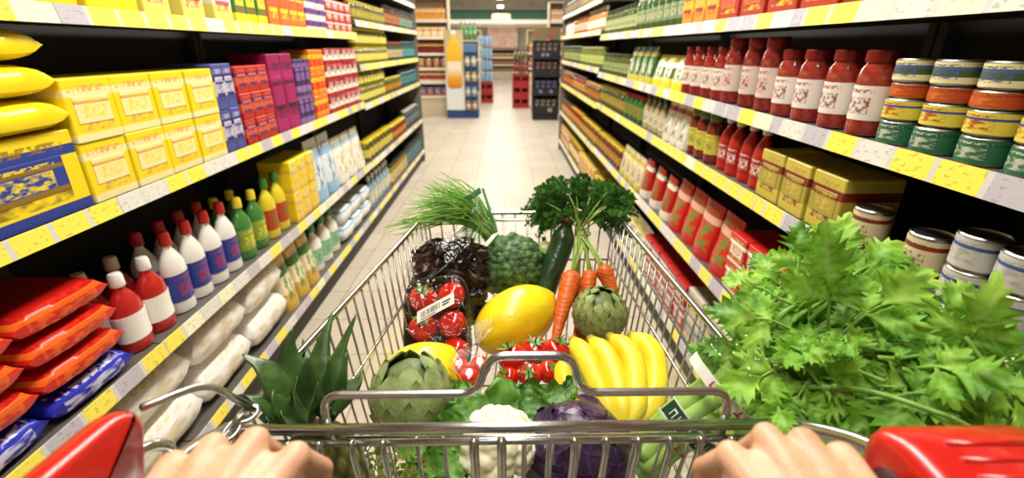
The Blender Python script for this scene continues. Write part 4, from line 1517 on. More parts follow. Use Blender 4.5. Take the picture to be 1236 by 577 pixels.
# vine tomatoes at the middle of the cart
VT = [((618, 432), .90, .0285, (-.3, .2, .9)), ((646, 423), .93, .029, (0, -.2, 1)), ((671, 424), .925, .0275, (.3, .1, .9)), ((640, 453), .855, .022, (-.2, -.6, .8)), ((663, 449), .865, .022, (.4, -.3, .8)), ((613, 456), .875, .022, (-.5, -.3, .7))]
words_ = ['left of the three vine tomatoes touching the yellow melon', 'middle of the three vine tomatoes touching the yellow melon', 'vine tomato between the carrot tip and the bananas', 'front vine tomato seen through the raised wire loop', 'small vine tomato beside the leftmost banana', 'low vine tomato half hidden behind the green leaves']
for k, ((px, py), d, r, up) in enumerate(VT):
    tomato(W(px, py, d), r, up, 'red ripe ' + words_[k], 'vine tomatoes', k)
vp = crom([W(618, 440, .885), W(632, 428, .885), W(645, 432, .88), W(658, 440, .875), W(650, 452, .86)], 5)
tag(MB().tube(vp, .0022, 7).build('tomato_vine', M_CALYX), 'thin green tomato vine stem lying between the red tomatoes', 'vine stem')

# ------------------------------------------------------------- melon
T = NT('melon_rind')
co = T.coords('Object')
c = T.ramp(T.noise(T.coords('Object', (1, 1, 1)), 16, 4), [(.3, C('#e9c40a')), (.55, C('#f2d616')), (.8, C('#f8e23a'))])
wv = T.noise(co, 70, 4)
c = T.mix(T.ramp(T.noise(co, 75, 2), [(.66, (0, 0, 0, 1)), (.72, (.35, .35, .35, 1))]), c, C('#b98a10'))
T.bsdf(c, .33, 0, .45, T.bump(wv, .25, .004), .2)
M_MELON = T.mat


def melon(c, ax, rl, rs, label, group='yellow melons'):
    Fm = frame(ax)
    fn = lambda d: (1 + .010 * sin(10 * math.atan2(d.y, d.x) + .5 * sin(3 * d.z)) * (1 - d.z ** 2) ** .5 + .006 * nz((d.x * 4, d.y * 4, d.z * 2))) * (1 + .10 * max(0, d.z) ** 16)
    o = MB().ball(c, (rs, rs, rl), 40, 26, fn, Fm.to_4x4()).build('melon', M_MELON)
    e = V(c) + Fm @ V((0, 0, rl * 1.085))
    MB().ball(e, (.0075, .0075, .003), 12, 6, None, Fm.to_4x4()).build('stem_scar', simple('melon_scar', '#b08a2a', .7, var=.3, vs=200), o)
    tag(o, label, 'melon', group)
    return rebase(o)


melon(W(622, 386, 1.03), _CM @ V((.80, .46, -.35)), .098, .068, 'bright yellow ribbed melon lying in the middle of the cart')
melon(W(503, 468, .86), V((.5, .3, .4)), .088, .074, 'yellow melon mostly hidden behind the artichoke beside the pineapple')

# ------------------------------------------------------------- artichokes
T = NT('artichoke_bract')
co = T.coords('Object')
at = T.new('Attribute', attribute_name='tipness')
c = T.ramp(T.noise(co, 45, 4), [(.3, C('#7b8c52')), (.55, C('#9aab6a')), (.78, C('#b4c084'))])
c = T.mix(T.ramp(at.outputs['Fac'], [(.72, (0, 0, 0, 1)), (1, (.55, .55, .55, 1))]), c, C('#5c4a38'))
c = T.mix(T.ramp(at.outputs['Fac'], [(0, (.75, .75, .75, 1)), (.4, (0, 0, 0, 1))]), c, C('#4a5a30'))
T.bsdf(c, .5, 0, .35, T.bump(T.noise(co, 120, 4), .4, .003))
M_ARTI = T.mat


def artichoke(c, ax, R, label, seed=0, N=64, stretch=1.05, scale=1.0):
    """overlapping bracts spiralling around a core"""
    Rd_ = random.Random(seed)
    Fm = frame(ax)
    b = MB()
    tipn = []
    GA = PI * (3 - 5 ** .5)
    for i in range(N):
        t = (i + .5) / N
        th = .10 + 2.15 * t ** .62            # polar angle of the tip of the bract
        az = i * GA
        Lb = R * (.55 + .5 * sin(min(PI, th * 1.25))) * scale
        wb = R * (.24 + .26 * min(1, th / 1.2)) * scale
        nu, nv = 6, 8
        roll = Rd_.uniform(-.08, .08)
        vs = []
        for j in range(nv + 1):
            v = j / nv                         # 0 at base, 1 at tip
            # the bract runs along a meridian from theta+span to theta
            span = Lb / R
            tt = th + span * (1 - v)
            rad = R * (1.0 + .05 * v + (.035 * v ** 3) * (.5 + .5 * min(1, th))) * (1 - .012 * (N - i) / N)
            wd = wb * (sin(PI * (.18 + .82 * (1 - v) ** .75 * .62)) if v > .0 else .5)
            wd = wb * 1.12 * ((1 - v ** 3.6) ** .62) * (.78 + .22 * sin(PI * min(1, .2 + v)))
            for q in range(nu + 1):
                u = q / nu * 2 - 1
                a2 = az + roll
                e_r = V((sin(tt) * cos(a2), sin(tt) * sin(a2), cos(tt)))
                e_p = V((-sin(a2), cos(a2), 0))
                cup = -.30 * (u * u) * wd
                rr = rad + cup + .02 * R * (1 - abs(u)) + (.0 if abs(u) < .99 else 0)
                p = e_r * rr + e_p * (u * wd)
                p.z *= stretch
                vs.append(V(c) + Fm @ p)
                tipn.append(v)
        fs = [(j * (nu + 1) + q, j * (nu + 1) + q + 1, (j + 1) * (nu + 1) + q + 1, (j + 1) * (nu + 1) + q) for j in range(nv) for q in range(nu)]
        b.add(vs, fs)
    n0 = len(b.v)
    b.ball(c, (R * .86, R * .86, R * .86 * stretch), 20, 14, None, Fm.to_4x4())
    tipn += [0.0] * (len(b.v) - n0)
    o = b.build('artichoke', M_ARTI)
    a = o.data.attributes.new('tipness', 'FLOAT', 'POINT')
    a.data.foreach_set('value', tipn)
    md = o.modifiers.new('thick', 'SOLIDIFY')
    md.thickness = .0022
    s0 = V(c) - Fm @ V((0, 0, R * .8 * stretch))
    MB().tube([s0, s0 - Fm @ V((0, 0, R * .5)), s0 - Fm @ V((.004, 0, R * .9))], [R * .22, R * .18, R * .17], 14).build('stem', simple('artichoke_stem', '#7f8c5a', .6, var=.25, vs=60), o)
    tag(o, label, 'artichoke', 'artichokes')
    return rebase(o)


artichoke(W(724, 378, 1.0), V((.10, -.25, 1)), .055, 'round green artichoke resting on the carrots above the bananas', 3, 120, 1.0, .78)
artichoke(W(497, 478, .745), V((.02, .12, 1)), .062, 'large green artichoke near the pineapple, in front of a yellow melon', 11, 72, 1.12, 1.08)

# ------------------------------------------------------------- bananas
T = NT('banana_peel')
co = T.coords('Object')
c = T.ramp(T.noise(co, 14, 3), [(.3, C('#dcc222')), (.55, C('#e6d02e')), (.8, C('#efdf58'))])
at = T.new('Attribute', attribute_name='tipness')
c = T.mix(T.ramp(at.outputs['Fac'], [(.0, (.75, .75, .75, 1)), (.12, (.15, .15, .15, 1)), (.25, (0, 0, 0, 1))]), c, C('#9aa836'))
c = T.mix(T.ramp(at.outputs['Fac'], [(.93, (0, 0, 0, 1)), (.975, (.8, .8, .8, 1))]), c, C('#8a7a2a'))
T.bsdf(c, .4, 0, .4, T.bump(T.noise(co, 40, 3), .1, .004))
M_BAN = T.mat
ban = empty('banana_bunch', (0, 0, 0), 'bunch of bright yellow bananas curving up beside the purple cabbage', 'bananas')
crown = W(752, 530, .735)
BN = [[(683, 432, .875), (681, 462, .835), (692, 492, .795)],
      [(691, 409, .895), (708, 440, .835), (730, 485, .775)],
      [(712, 408, .90), (735, 440, .835), (750, 485, .77)],
      [(735, 405, .90), (762, 436, .835), (768, 485, .768)],
      [(760, 403, .90), (788, 432, .845), (790, 482, .78)]]
BN.append([(722, 420, .93), (745, 450, .87), (758, 490, .80)])
for k, pts in enumerate(BN):
    P = [W(*p) for p in pts]
    mid = P[1] + V((0, 0, .006))
    pth = crom([P[0], mid, P[2], seg(P[2], crown, .6), crown], 7)
    n = len(pth)
    R0 = .0205 if k != 0 else .018
    rad, tp = [], []
    for i in range(n):
        t = i / (n - 1)
        r = R0 * min(1.0, .30 + 5.5 * t) if t < .13 else R0
        if t < .03:
            r = R0 * .38
        if t > .55:
            r = R0 * max(.38, 1 - (t - .55) * 1.6)
        rad.append(r)
    b = MB()
    # rounded five-sided section
    N = 20
    up = V((0, -.3, 1))
    vs = []
    nrm = up.copy()
    for i in range(n):
        tg = (pth[min(i + 1, n - 1)] - pth[max(i - 1, 0)]).normalized()
        nrm = (nrm - tg * nrm.dot(tg)).normalized()
        bn = tg.cross(nrm)
        for q in range(N):
            a = 2 * PI * q / N
            rr = rad[i] * (1 + .045 * cos(5 * a + k))
            vs.append(pth[i] + nrm * cos(a) * rr + bn * sin(a) * rr)
            tp.append(1 - i / (n - 1))
    fs = [(i * N + q, i * N + (q + 1) % N, (i + 1) * N + (q + 1) % N, (i + 1) * N + q) for i in range(n - 1) for q in range(N)]
    fs += [tuple(reversed(range(N))), tuple((n - 1) * N + q for q in range(N))]
    b.add(vs, fs)
    o = b.build('banana', M_BAN, ban)
    a = o.data.attributes.new('tipness', 'FLOAT', 'POINT')
    a.data.foreach_set('value', tp)
MB().tube(crom([crown + V((-.012, -.004, .006)), crown, crown + V((.006, -.02, -.018)), crown + V((.008, -.028, -.03))], 4), [.014, .017, .017, .017, .017, .015, .015, .014, .014, .012, .012, .012, .012][:13], 12).build('crown_stem', simple('banana_crown', '#a8a03a', .6, var=.3, vs=80), ban)
rebase(ban)

# ------------------------------------------------------------- cauliflower
def curd(c, ax, R, name, mat, parent, lumps, lr, sub, seed, nu=110, nv=70, low=-.25, flat=.85):
    """domed head of crowded lumps"""
    Rd_ = random.Random(seed)
    Fm = frame(ax)
    P = []
    GA = PI * (3 - 5 ** .5)
    for i in range(lumps):
        z = 1 - (i + .5) / lumps * (1 - low)
        r = math.sqrt(max(0, 1 - z * z))
        a = i * GA + Rd_.uniform(-.15, .15)
        P.append((V((r * cos(a), r * sin(a), z + Rd_.uniform(-.05, .05))).normalized(), lr * Rd_.uniform(.8, 1.2)))
    def fn(d):
        h = 0
        for p, r in P:
            e = (d - p).length_squared
            if e < r * r:
                h = max(h, math.sqrt(r * r - e))
        f = .74 + .26 * h / lr
        f += sub * abs(nz(d * 9 + V((seed, 0, 0)))) + sub * .6 * abs(nz(d * 23))
        if d.z < low:
            f *= max(.25, 1 - (low - d.z) * 1.1)
        return f
    return MB().ball(c, (R, R, R * flat), nu, nv, fn, Fm.to_4x4()).build(name, mat, parent)


def bigleaf(b, base, tip, width, up, cup=.25, ruffle=.12, seed=0, nu=12, nv=16, droop=0.0, lobes=0, rf=5.0, tw=0.0):
    """broad leaf blade from base to tip; up is the side it cups towards"""
    base, tip = V(base), V(tip)
    L = (tip - base).length
    t = (tip - base).normalized()
    up = (V(up) - t * V(up).dot(t)).normalized()
    s = t.cross(up)
    def fn(u, v):
        a = u * 2 - 1
        w = width * (sin(PI * min(1, .08 + .84 * v)) ** .7) * (1 + (.16 * sin(lobes * v * PI * 2 + seed) * abs(a) if lobes else 0))
        rr = ruffle * width * abs(a) ** 1.5 * (nz((u * rf + seed * 3.1, v * rf * 1.6, seed)) * 2 + .5 * nz((u * rf * 2.3, v * rf * 3.7, seed + 9)))
        h = cup * width * (a * a) + rr - droop * L * v * v + .05 * L * sin(PI * v)
        h += .012 * width * cos(a * 14 * (.4 + v))
        return base + t * (L * v + .06 * width * nz((u * 4, v * 9, seed + 5)) * abs(a)) + s * (a * w + tw * L * v * v) + up * h
    b.sheet(fn, nu, nv)
    # midrib
    P, R_ = [], []
    for j in range(9):
        v = j / 8
        P.append(fn(.5, v) - up * .001)
        R_.append(max(.0006, .028 * width * (1.35 - v * 1.2) + .0008))
    b.tube(P, R_, 6)
    return b


T = NT('cauliflower_curd')
co = T.coords('Object')
c = T.ramp(T.noise(co, 50, 4), [(.3, C('#e6dcb0')), (.6, C('#f0e9c9')), (.8, C('#f6f1da'))])
vo = T.new('TexVoronoi')
vo.inputs['Scale'].default_value = 170
T.l(co, vo.inputs['Vector'])
T.bsdf(c, .65, 0, .3, T.bump(vo.outputs['Distance'], -.7, .004), 0, .15, (.006, .005, .002))
M_CURD = T.mat
M_GREENS = leaf_color('brassica_leaf', '#35601a', '#588a2c', '#8cb455', 26, .45, .12, coat=0)
M_PALEGREEN = leaf_color('pale_leaf', '#5f8f34', '#8bb350', '#bcd27e', 26, .42, .15)
cau = empty('cauliflower', (0, 0, 0), 'creamy white cauliflower with green outer leaves beside the purple cabbage', 'cauliflower')
cc = W(601, 537, .70)
curd(cc, V((0, -.12, 1)), .060, 'head', M_CURD, cau, 62, .30, .05, 4)
gb = MB()
for k, (bx, by, bz, tx, ty, tz, wdt) in enumerate([(-.045, -.01, -.05, -.105, .02, .035, .035), (-.05, .03, -.05, -.06, .085, .045, .04), (.0, .05, -.05, .01, .095, .042, .038), (-.05, -.03, -.06, -.09, -.055, .01, .03), (.03, -.05, -.06, .03, -.072, .0, .02), (-.02, -.055, -.06, -.03, -.075, .0, .028)]):
    bigleaf(gb, cc + V((bx, by, bz)), cc + V((tx, ty, tz)), wdt, V((-bx, -by, .02)) if False else V((0, 0, 1)) - V((tx, ty, 0)) * 6, .25, .35, k * 2.3 + 1, droop=.1)
gb.build('leaves', M_GREENS, cau)
MB().tube([cc + V((0, 0, -.02)), cc + V((0, 0, -.075))], [.03, .022], 16).build('stalk', simple('brassica_stalk', '#b9c98a', .6, var=.2), cau)
rebase(cau)

# loose leafy greens lying on the tomatoes and around the cauliflower
lf = MB()
for k, (a, e, wd_, up) in enumerate([((668, 490, .79), (590, 482, .80), .026, (0, -.6, 1)), ((600, 488, .79), (668, 476, .81), .026, (0, -.6, 1)), ((655, 494, .77), (694, 466, .80), .022, (0, -.4, 1)), ((632, 490, .775), (600, 462, .83), .02, (0, -.6, 1)), ((665, 496, .76), (618, 492, .765), .022, (.2, -.5, 1)), ((676, 484, .79), (702, 452, .81), .014, (0, -.4, 1))]):
    bigleaf(lf, W(*a), W(*e), wd_, up, .15, .55, k * 1.7, lobes=3, rf=7)
o = lf.build('salad_greens', M_GREENS)
tag(o, 'dark green crinkled salad leaves between the tomatoes and the cauliflower', 'salad leaves')
rebase(o)
lf = MB()
for k, (a, e, wd_, up) in enumerate([((556, 500, .72), (505, 520, .71), .038, (0, -.7, 1)), ((560, 492, .735), (530, 474, .77), .032, (0, -.6, 1)), ((545, 510, .70), (590, 486, .735), .026, (0, -.5, 1)), ((530, 530, .69), (562, 508, .70), .03, (.3, -.8, 1)), ((500, 545, .69), (545, 560, .67), .036, (0, -.8, 1)), ((515, 520, .70), (480, 548, .68), .03, (0, -.8, 1)), ((560, 545, .68), (520, 575, .66), .03, (.2, -.8, 1))]):
    bigleaf(lf, W(*a), W(*e), wd_, up, .2, .22, k * 2.9 + 4)
o = lf.build('spinach_leaves', M_GREENS)
tag(o, 'smooth green spinach leaves between the large artichoke and the cauliflower', 'spinach leaves')
rebase(o)
# bunch of small herbs seen low through the rear wires, and a carrot piece beside the artichoke
hb = MB()
Rh = random.Random(5)
for i in range(260):
    c0 = W(Rh.uniform(428, 520), Rh.uniform(545, 600), Rh.uniform(.64, .70))
    a = V((Rh.uniform(-1, 1), Rh.uniform(-1, .2), Rh.uniform(-.2, 1))).normalized()
    s = a.cross(V((.3, -1, .5))).normalized()
    L = Rh.uniform(.008, .02)
    hb.add([c0, c0 + a * L * .5 + s * L * .22, c0 + a * L, c0 + a * L * .5 - s * L * .22], [(0, 1, 2, 3)])
    if i % 9 == 0:
        hb.tube([c0, c0 + V((Rh.uniform(-.02, .02), .0, -.05))], .0011, 5)
o = hb.build('herb_foliage', leaf_color('herb_leaf', '#4a6a24', '#8a9a3a', '#c9c46a', 70))
tag(o, 'small yellow-green herb sprigs low behind the rear wires, under the large artichoke', 'herbs')
rebase(o)

# ------------------------------------------------------------- purple cabbage
T = NT('red_cabbage_leaf')
co = T.coords('Object')
wob = T.new('Mapping')
vo = T.new('TexVoronoi', feature='DISTANCE_TO_EDGE')
vo.inputs['Scale'].default_value = 34
nn = T.new('TexNoise')
nn.inputs['Scale'].default_value = 22
T.l(co, nn.inputs['Vector'])
vm = T.new('VectorMath', operation='MULTIPLY_ADD')
T.l(nn.outputs['Color'], vm.inputs[0])
vm.inputs[1].default_value = (.035, .035, .035)
T.l(co, vm.inputs[2])
T.l(vm.outputs[0], vo.inputs['Vector'])
c = T.ramp(T.noise(co, 20, 3), [(.3, C('#1e0a28')), (.55, C('#30123a')), (.8, C('#45204c'))])
vein = T.ramp(vo.outputs['Distance'], [(.0, (.55, .55, .55, 1)), (.05, (0, 0, 0, 1))])
c = T.mix(vein, c, C('#5c3a66'))
T.bsdf(c, .36, 0, .45, T.bump(T.math('ADD', T.math('MULTIPLY', vo.outputs['Distance'], -1.2), T.noise(co, 18, 3)), .5, .006), .15)
M_CAB = T.mat
cab = empty('red_cabbage', (0, 0, 0), 'dark purple cabbage head with wrapped veined leaves beside the cauliflower', 'cabbage')
kc = W(697, 545, .715)
KR = .076
MB().ball(kc, (KR, KR * .96, KR * .92), 48, 32, lambda d: 1 + .025 * nz(d * 3) + .012 * nz(d * 8)).build('head', M_CAB, cab)
for k, (ax, tilt, off) in enumerate([((.5, -.7, .45), .5, .0015), ((-.75, -.45, .4), 1.7, .003), ((.1, .35, .9), 3.6, .0025), ((.8, .1, .3), 4.6, .004), ((-.1, -.95, -.2), 2.5, .0045)]):
    Fm = frame(ax)
    def lfn(u, v, k=k, Fm=Fm, off=off):
        a = u * 2 * PI
        edge = 1.05 + .16 * sin(3 * a + k) + .10 * sin(7 * a + k * 2) + .05 * sin(13 * a)
        th = edge * v
        d = V((sin(th) * cos(a), sin(th) * sin(a), cos(th)))
        w = Fm @ d
        r = (1 + .025 * nz(w * 3) + .012 * nz(w * 8)) * KR + off + (.006 * v ** 6) * (1 + .7 * sin(5 * a + k))
        return kc + V((w.x * r, w.y * r * .96, w.z * r * .92))
    MB().sheet(lfn, 56, 16).build('wrapper_leaf', M_CAB, cab)
MB().tube([kc + V((0, .02, -.06)), kc + V((0, .025, -.09))], .016, 14).build('stalk', simple('cabbage_stalk', '#b9a8b0', .6), cab)
rebase(cab)

# ------------------------------------------------------------- pineapple
pin = empty('pineapple', (0, 0, 0), 'pineapple standing in the cart corner with long stiff green crown leaves', 'pineapple')
pb = V((-.222, .478, .0))
pc = W(378, 508, .585)
ax = (V((-.03, -.01, 1))).normalized()
T = NT('pineapple_rind')
co = T.coords('Object')
at = T.new('Attribute', attribute_name='tipness')
c = T.ramp(at.outputs['Fac'], [(.0, C('#2a2c17')), (.35, C('#4d5426')), (.7, C('#8a7a32')), (1, C('#5a4a2a'))])
T.bsdf(c, .5, 0, .4, T.bump(T.noise(co, 160, 3), .4, .003))
Fm = frame(ax)
GA = PI * (3 - 5 ** .5)
eyes = [(GA * i, (i + .5) / 120) for i in range(120)]
bodyc = pc - ax * .105
tp = []
def pfn(d):
    a, z = math.atan2(d.y, d.x), (d.z + 1) / 2
    best = 9
    for (ea, ez) in eyes:
        dz = (z - ez) * 2.9
        if abs(dz) > .35:
            continue
        da = (a - ea + PI) % (2 * PI) - PI
        best = min(best, (da * math.sqrt(max(.05, 1 - d.z ** 2))) ** 2 + dz * dz)
    k = max(0, 1 - math.sqrt(best) / .24)
    tp.append(k)
    return 1 + .10 * k
b = MB().ball(bodyc, (.05, .05, .092), 64, 44, pfn, Fm.to_4x4())
o = b.build('body', T.mat, pin)
a = o.data.attributes.new('tipness', 'FLOAT', 'POINT')
a.data.foreach_set('value', tp)
T = NT('pineapple_leaf')
co = T.coords('Object')
at = T.new('Attribute', attribute_name='tipness')
c = T.ramp(T.noise(T.coords('Object', (1, 1, 1)), 30, 3), [(.3, C('#25401a')), (.55, C('#3d5c28')), (.8, C('#647f44'))])
c = T.mix(T.ramp(at.outputs['Fac'], [(.0, (.7, .7, .7, 1)), (.3, (0, 0, 0, 1))]), c, C('#7f8f6a'))
T.bsdf(c, .36, 0, .5, T.bump(T.noise(T.coords('Object', (1, 1, 1)), 140, 2), .15, .003), .1)
M_PLEAF = T.mat
cb = MB()
tp = []


def pleaf(base, tip, wd_, bend, seed):
    base, tip = V(base), V(tip)
    mid = (base + tip) / 2 + V(bend)
    P = crom([base, mid, tip], 8)
    n = len(P)
    out = (tip - pc)
    out = (out - ax * out.dot(ax)).normalized()
    for i in range(n):
        t = i / (n - 1)
        tg = (P[min(i + 1, n - 1)] - P[max(i - 1, 0)]).normalized()
        side = tg.cross(out)
        if side.length < .05:
            side = tg.cross(V((0, -1, .2)))
        side.normalize()
        nr = side.cross(tg)
        w_ = wd_ * (1 - t ** 1.8) * (.8 + .35 * sin(PI * min(1, t * 1.4))) + .0006
        for q in range(7):
            u = q / 3 - 1
            cb.v.append(tuple(P[i] + side * (u * w_) + nr * (.28 * w_ * u * u)))
            tp.append(t)
    o0 = len(cb.v) - n * 7
    for i in range(n - 1):
        for q in range(6):
            cb.f.append((o0 + i * 7 + q, o0 + i * 7 + q + 1, o0 + (i + 1) * 7 + q + 1, o0 + (i + 1) * 7 + q))
            cb.m.append(0)


PLV = [((292, 428, .56), .0215, (.0, 0, .022)), ((280, 478, .545), .018, (.0, -.005, .02)), ((352, 396, .60), .0205, (-.012, 0, .01)), ((402, 376, .64), .017, (-.006, 0, .006)), ((431, 378, .64), .0135, (-.004, 0, .0)),
       ((372, 430, .575), .02, (-.004, 0, .004)), ((330, 470, .555), .02, (-.006, -.01, .016)), ((398, 432, .585), .017, (.004, 0, .004)), ((420, 425, .60), .016, (.008, 0, .004)), ((358, 455, .555), .019, (-.004, -.012, .008)),
       ((385, 462, .55), .017, (.004, -.012, .006)), ((312, 505, .55), .017, (-.004, -.01, .014)), ((415, 470, .575), .015, (.012, -.006, .008)), ((340, 495, .545), .017, (-.006, -.014, .012)), ((400, 492, .545), .015, (.008, -.014, .008)),
       ((440, 440, .65), .014, (.012, .008, .006)), ((366, 410, .66), .016, (-.004, .012, .004)), ((318, 450, .63), .015, (-.008, .012, .014))]
for k, (tp_, wd_, bd_) in enumerate(PLV):
    tipp = W(*tp_)
    base = pc + (tipp - pc).normalized() * .012 + V((0, 0, -.006))
    pleaf(base, tipp, wd_, bd_, k)
o = cb.build('crown_leaves', M_PLEAF, pin)
a = o.data.attributes.new('tipness', 'FLOAT', 'POINT')
a.data.foreach_set('value', tp)
md = o.modifiers.new('thick', 'SOLIDIFY')
md.thickness = .0012
rebase(pin)

# ------------------------------------------------------------- broccoli under film
T = NT('broccoli_floret')
co = T.coords('Object')
c = T.ramp(T.noise(co, 40, 4), [(.3, C('#2b4c20')), (.55, C('#466a34')), (.78, C('#6a8a4c'))])
vo = T.new('TexVoronoi')
vo.inputs['Scale'].default_value = 300
T.l(co, vo.inputs['Vector'])
T.bsdf(c, .6, 0, .3, T.bump(vo.outputs['Distance'], -1.0, .004))
M_BROC = T.mat
bro = empty('broccoli', (0, 0, 0), 'round green broccoli head wrapped in shiny clear film behind the yellow melon', 'broccoli')
bc = W(618, 322, 1.13)
bax = _CM @ V((-.05, .35, .9))
BRR = .078
curd(bc, bax, BRR, 'florets', M_BROC, bro, 150, .175, .09, 9, 140, 90, -.3, .88)
MB().tube([bc - V(bax) * .03, bc - V(bax) * .105], [.03, .022], 16).build('stalk', simple('broccoli_stalk', '#7f9a5a', .6, var=.2), bro)
Fm = frame(bax)
fn = lambda d: 1.03 + .022 * nz(d * 5) + .016 * nz(d * 12 + V((3, 1, 0))) + .10 * max(0, -d.z) ** 3
MB().ball(bc, (BRR * .995, BRR * .995, BRR * .9), 48, 30, fn, Fm.to_4x4()).build('clear_wrap', film_mat('broccoli_film', (.97, .99, .97, 1), .06, 60, .04), bro)
lb = MB()
p0, p1 = W(583, 300, 1.08), W(600, 280, 1.09)
lb.sheet(lambda u, v: seg(p0, p1, v) + V((.022 * (u - .5), -.004 * sin(PI * u), .012 * (u - .5))), 6, 6)
lb.build('paper_tag', simple('white_tag', '#e9e4d8', .5, var=.08, vs=60), bro)
rebase(bro)

# pale green cabbage wedge peeking out behind the broccoli
pk = MB().ball(W(657, 312, 1.16), (.034, .03, .045), 24, 16, lambda d: 1 + .05 * nz(d * 3)).build('green_pepper', simple('pale_green_skin', '#a9bf6a', .35, var=.15, vs=20, h2='#c3cf86', coat=.2))
MB().tube([W(657, 292, 1.16), W(656, 286, 1.158)], .005, 8).build('stem', M_CALYX, pk)
tag(pk, 'pale green pepper peeking out between the broccoli and the cucumber', 'pepper')
rebase(pk)

# ------------------------------------------------------------- cucumber
T = NT('cucumber_skin')
co = T.coords('Object')
c = T.ramp(T.noise(co, 26, 4), [(.3, C('#142a14')), (.55, C('#213f1c')), (.8, C('#3a5a2a'))])
T.bsdf(c, .3, 0, .5, T.bump(T.noise(co, 90, 2), .35, .004), .3)
P = crom([W(684, 272, 1.135), W(676, 300, 1.125), W(662, 335, 1.11), W(650, 372, 1.10)], 7)
n = len(P)
ra = [.0285 * min(1, .45 + 3.2 * (i / (n - 1))) if i / (n - 1) < .17 else .0285 for i in range(n)]
P = [P[0] + (P[0] - P[1]) * .5] + P + [P[-1] + (P[-1] - P[-2]) * .5]
ra = [.003] + ra[:1] + ra[1:] + [.012]
cu = MB().tube(P, ra, 22).build('cucumber', T.mat)
tg = (P[0] - P[3]).normalized()
MB().tube([P[1] - tg * .002, P[0] + tg * .004, P[0] + tg * .012, P[0] + tg * .016], [.0135, .0135, .012, .004], 14).build('red_tip', simple('red_tip_foil', '#a01a1a', .35, var=.3, vs=90, bump=.5, bs=150), cu)
tag(cu, 'dark green cucumber with a red end leaning beside the carrots', 'cucumber')
rebase(cu)

# ------------------------------------------------------------- carrots
T = NT('carrot_root')
co = T.coords('Object')
c = T.ramp(T.noise(co, 24, 3), [(.3, C('#c9551a')), (.55, C('#d96a22')), (.8, C('#e2803a'))])
wv = T.new('TexWave', bands_direction='Z')
wv.inputs['Scale'].default_value = 40
wv.inputs['Distortion'].default_value = 9
T.l(co, wv.inputs['Vector'])
c = T.mix(T.ramp(wv.outputs['Fac'], [(.0, (.35, .35, .35, 1)), (.12, (0, 0, 0, 1))]), c, C('#a03f12'))
T.bsdf(c, .42, 0, .4, T.bump(T.math('ADD', wv.outputs['Fac'], T.noise(co, 60, 3)), .2, .003), 0, .06, (.01, .004, .001))
M_CARROT = T.mat
car = empty('carrot_bunch', (0, 0, 0), 'tied bunch of orange carrots with feathery green tops over the cart front', 'carrots')
tie = W(704, 282, 1.12)
CR = [((691, 330, 1.075), (680, 370, 1.03), (668, 420, .985), .0245), ((712, 328, 1.09), (708, 365, 1.06), (704, 410, 1.03), .019), ((727, 322, 1.075), (738, 350, 1.06), (742, 385, 1.04), .021), ((698, 336, 1.10), (700, 385, 1.05), (690, 430, 1.0), .018)]
stb = MB()
Rc = random.Random(11)
for k, (a, m_, e, r) in enumerate(CR):
    P = crom([W(*a), W(*m_), W(*e)], 8)
    n = len(P)
    ra = [r * ((.62 + 5 * i / (n - 1)) if i / (n - 1) < .07 else (1 - .72 * (i / (n - 1)) ** 1.15)) * (1 + .035 * sin(i * 2.1 + k)) for i in range(n)]
    tg = (P[0] - P[1]).normalized()
    P = [P[0] + tg * .004] + P + [P[-1] - (P[-2] - P[-1]) * .9]
    ra = [r * .25] + ra + [.0022]
    MB().tube(P, ra, 18).build('carrot', M_CARROT, car)
    for q in range(4):
        j = V((Rc.uniform(-.006, .006), Rc.uniform(-.006, .006), 0))
        a0 = W(*a) + j * .8
        top = tie + V((Rc.uniform(-.014, .014), Rc.uniform(-.006, .01), Rc.uniform(-.002, .004)))
        fan = W(Rc.uniform(655, 750), Rc.uniform(222, 262), Rc.uniform(1.10, 1.22))
        stb.tube(crom([a0, seg(a0, top, .5) + V((0, -.006, .006)), top, seg(top, fan, .5) + V((0, -.006, .012)), fan], 5), [.0034 - .0024 * i / 20 for i in range(21)], 6)
stb.build('stems', leaf_color('carrot_stem', '#7fa23a', '#a3bf56', '#c5d582', 40, .4), car)
MB().tube([tie + V((cos(t) * .017, sin(t) * .012, .002 * sin(3 * t))) for t in [2 * PI * k / 20 for k in range(20)]], .0016, 6, closed=True).build('tie', simple('green_twine', '#5c7a3a', .6), car)
gb = MB()
Rg = random.Random(3)
def frond(a, d, L, depth=0):
    """feathery leaf: curved rib with small paired leaflets"""
    d = V(d).normalized()
    sd = d.cross(V((Rg.uniform(-.4, .4), -.6, .8))).normalized()
    n = 7
    P = []
    for i in range(n + 1):
        t = i / n
        P.append(a + d * L * t + V((0, 0, -.45 * L * t * t)) + sd * .1 * L * sin(t * 3))
    gb.tube(P, [.0011 * (1 - .6 * i / n) for i in range(n + 1)], 4, caps=False)
    for i in range(1, n + 1):
        for s in (-1, 1):
            q = (sd * s * Rg.uniform(.7, 1) + d * .6 + V((Rg.uniform(-.3, .3), Rg.uniform(-.3, .3), Rg.uniform(-.2, .5)))).normalized()
            l = L * .36 * (1 - .45 * i / n) * Rg.uniform(.7, 1.2)
            nn_ = q.cross(V((Rg.uniform(-.6, .6), Rg.uniform(-.6, .6), 1))).normalized()
            for z in range(2):
                b0 = P[i] + q * l * (.2 + .35 * z)
                for s2 in (-1, 0, 1):
                    e = (q * .8 + nn_.cross(q) * s2 * .8 + nn_ * Rg.uniform(-.3, .3)).normalized()
                    w2 = e.cross(nn_).normalized() * l * .17
                    ll = l * (.62 - .1 * z)
                    gb.add([b0, b0 + e * ll * .55 + w2, b0 + e * ll, b0 + e * ll * .55 - w2], [(0, 1, 2, 3)])
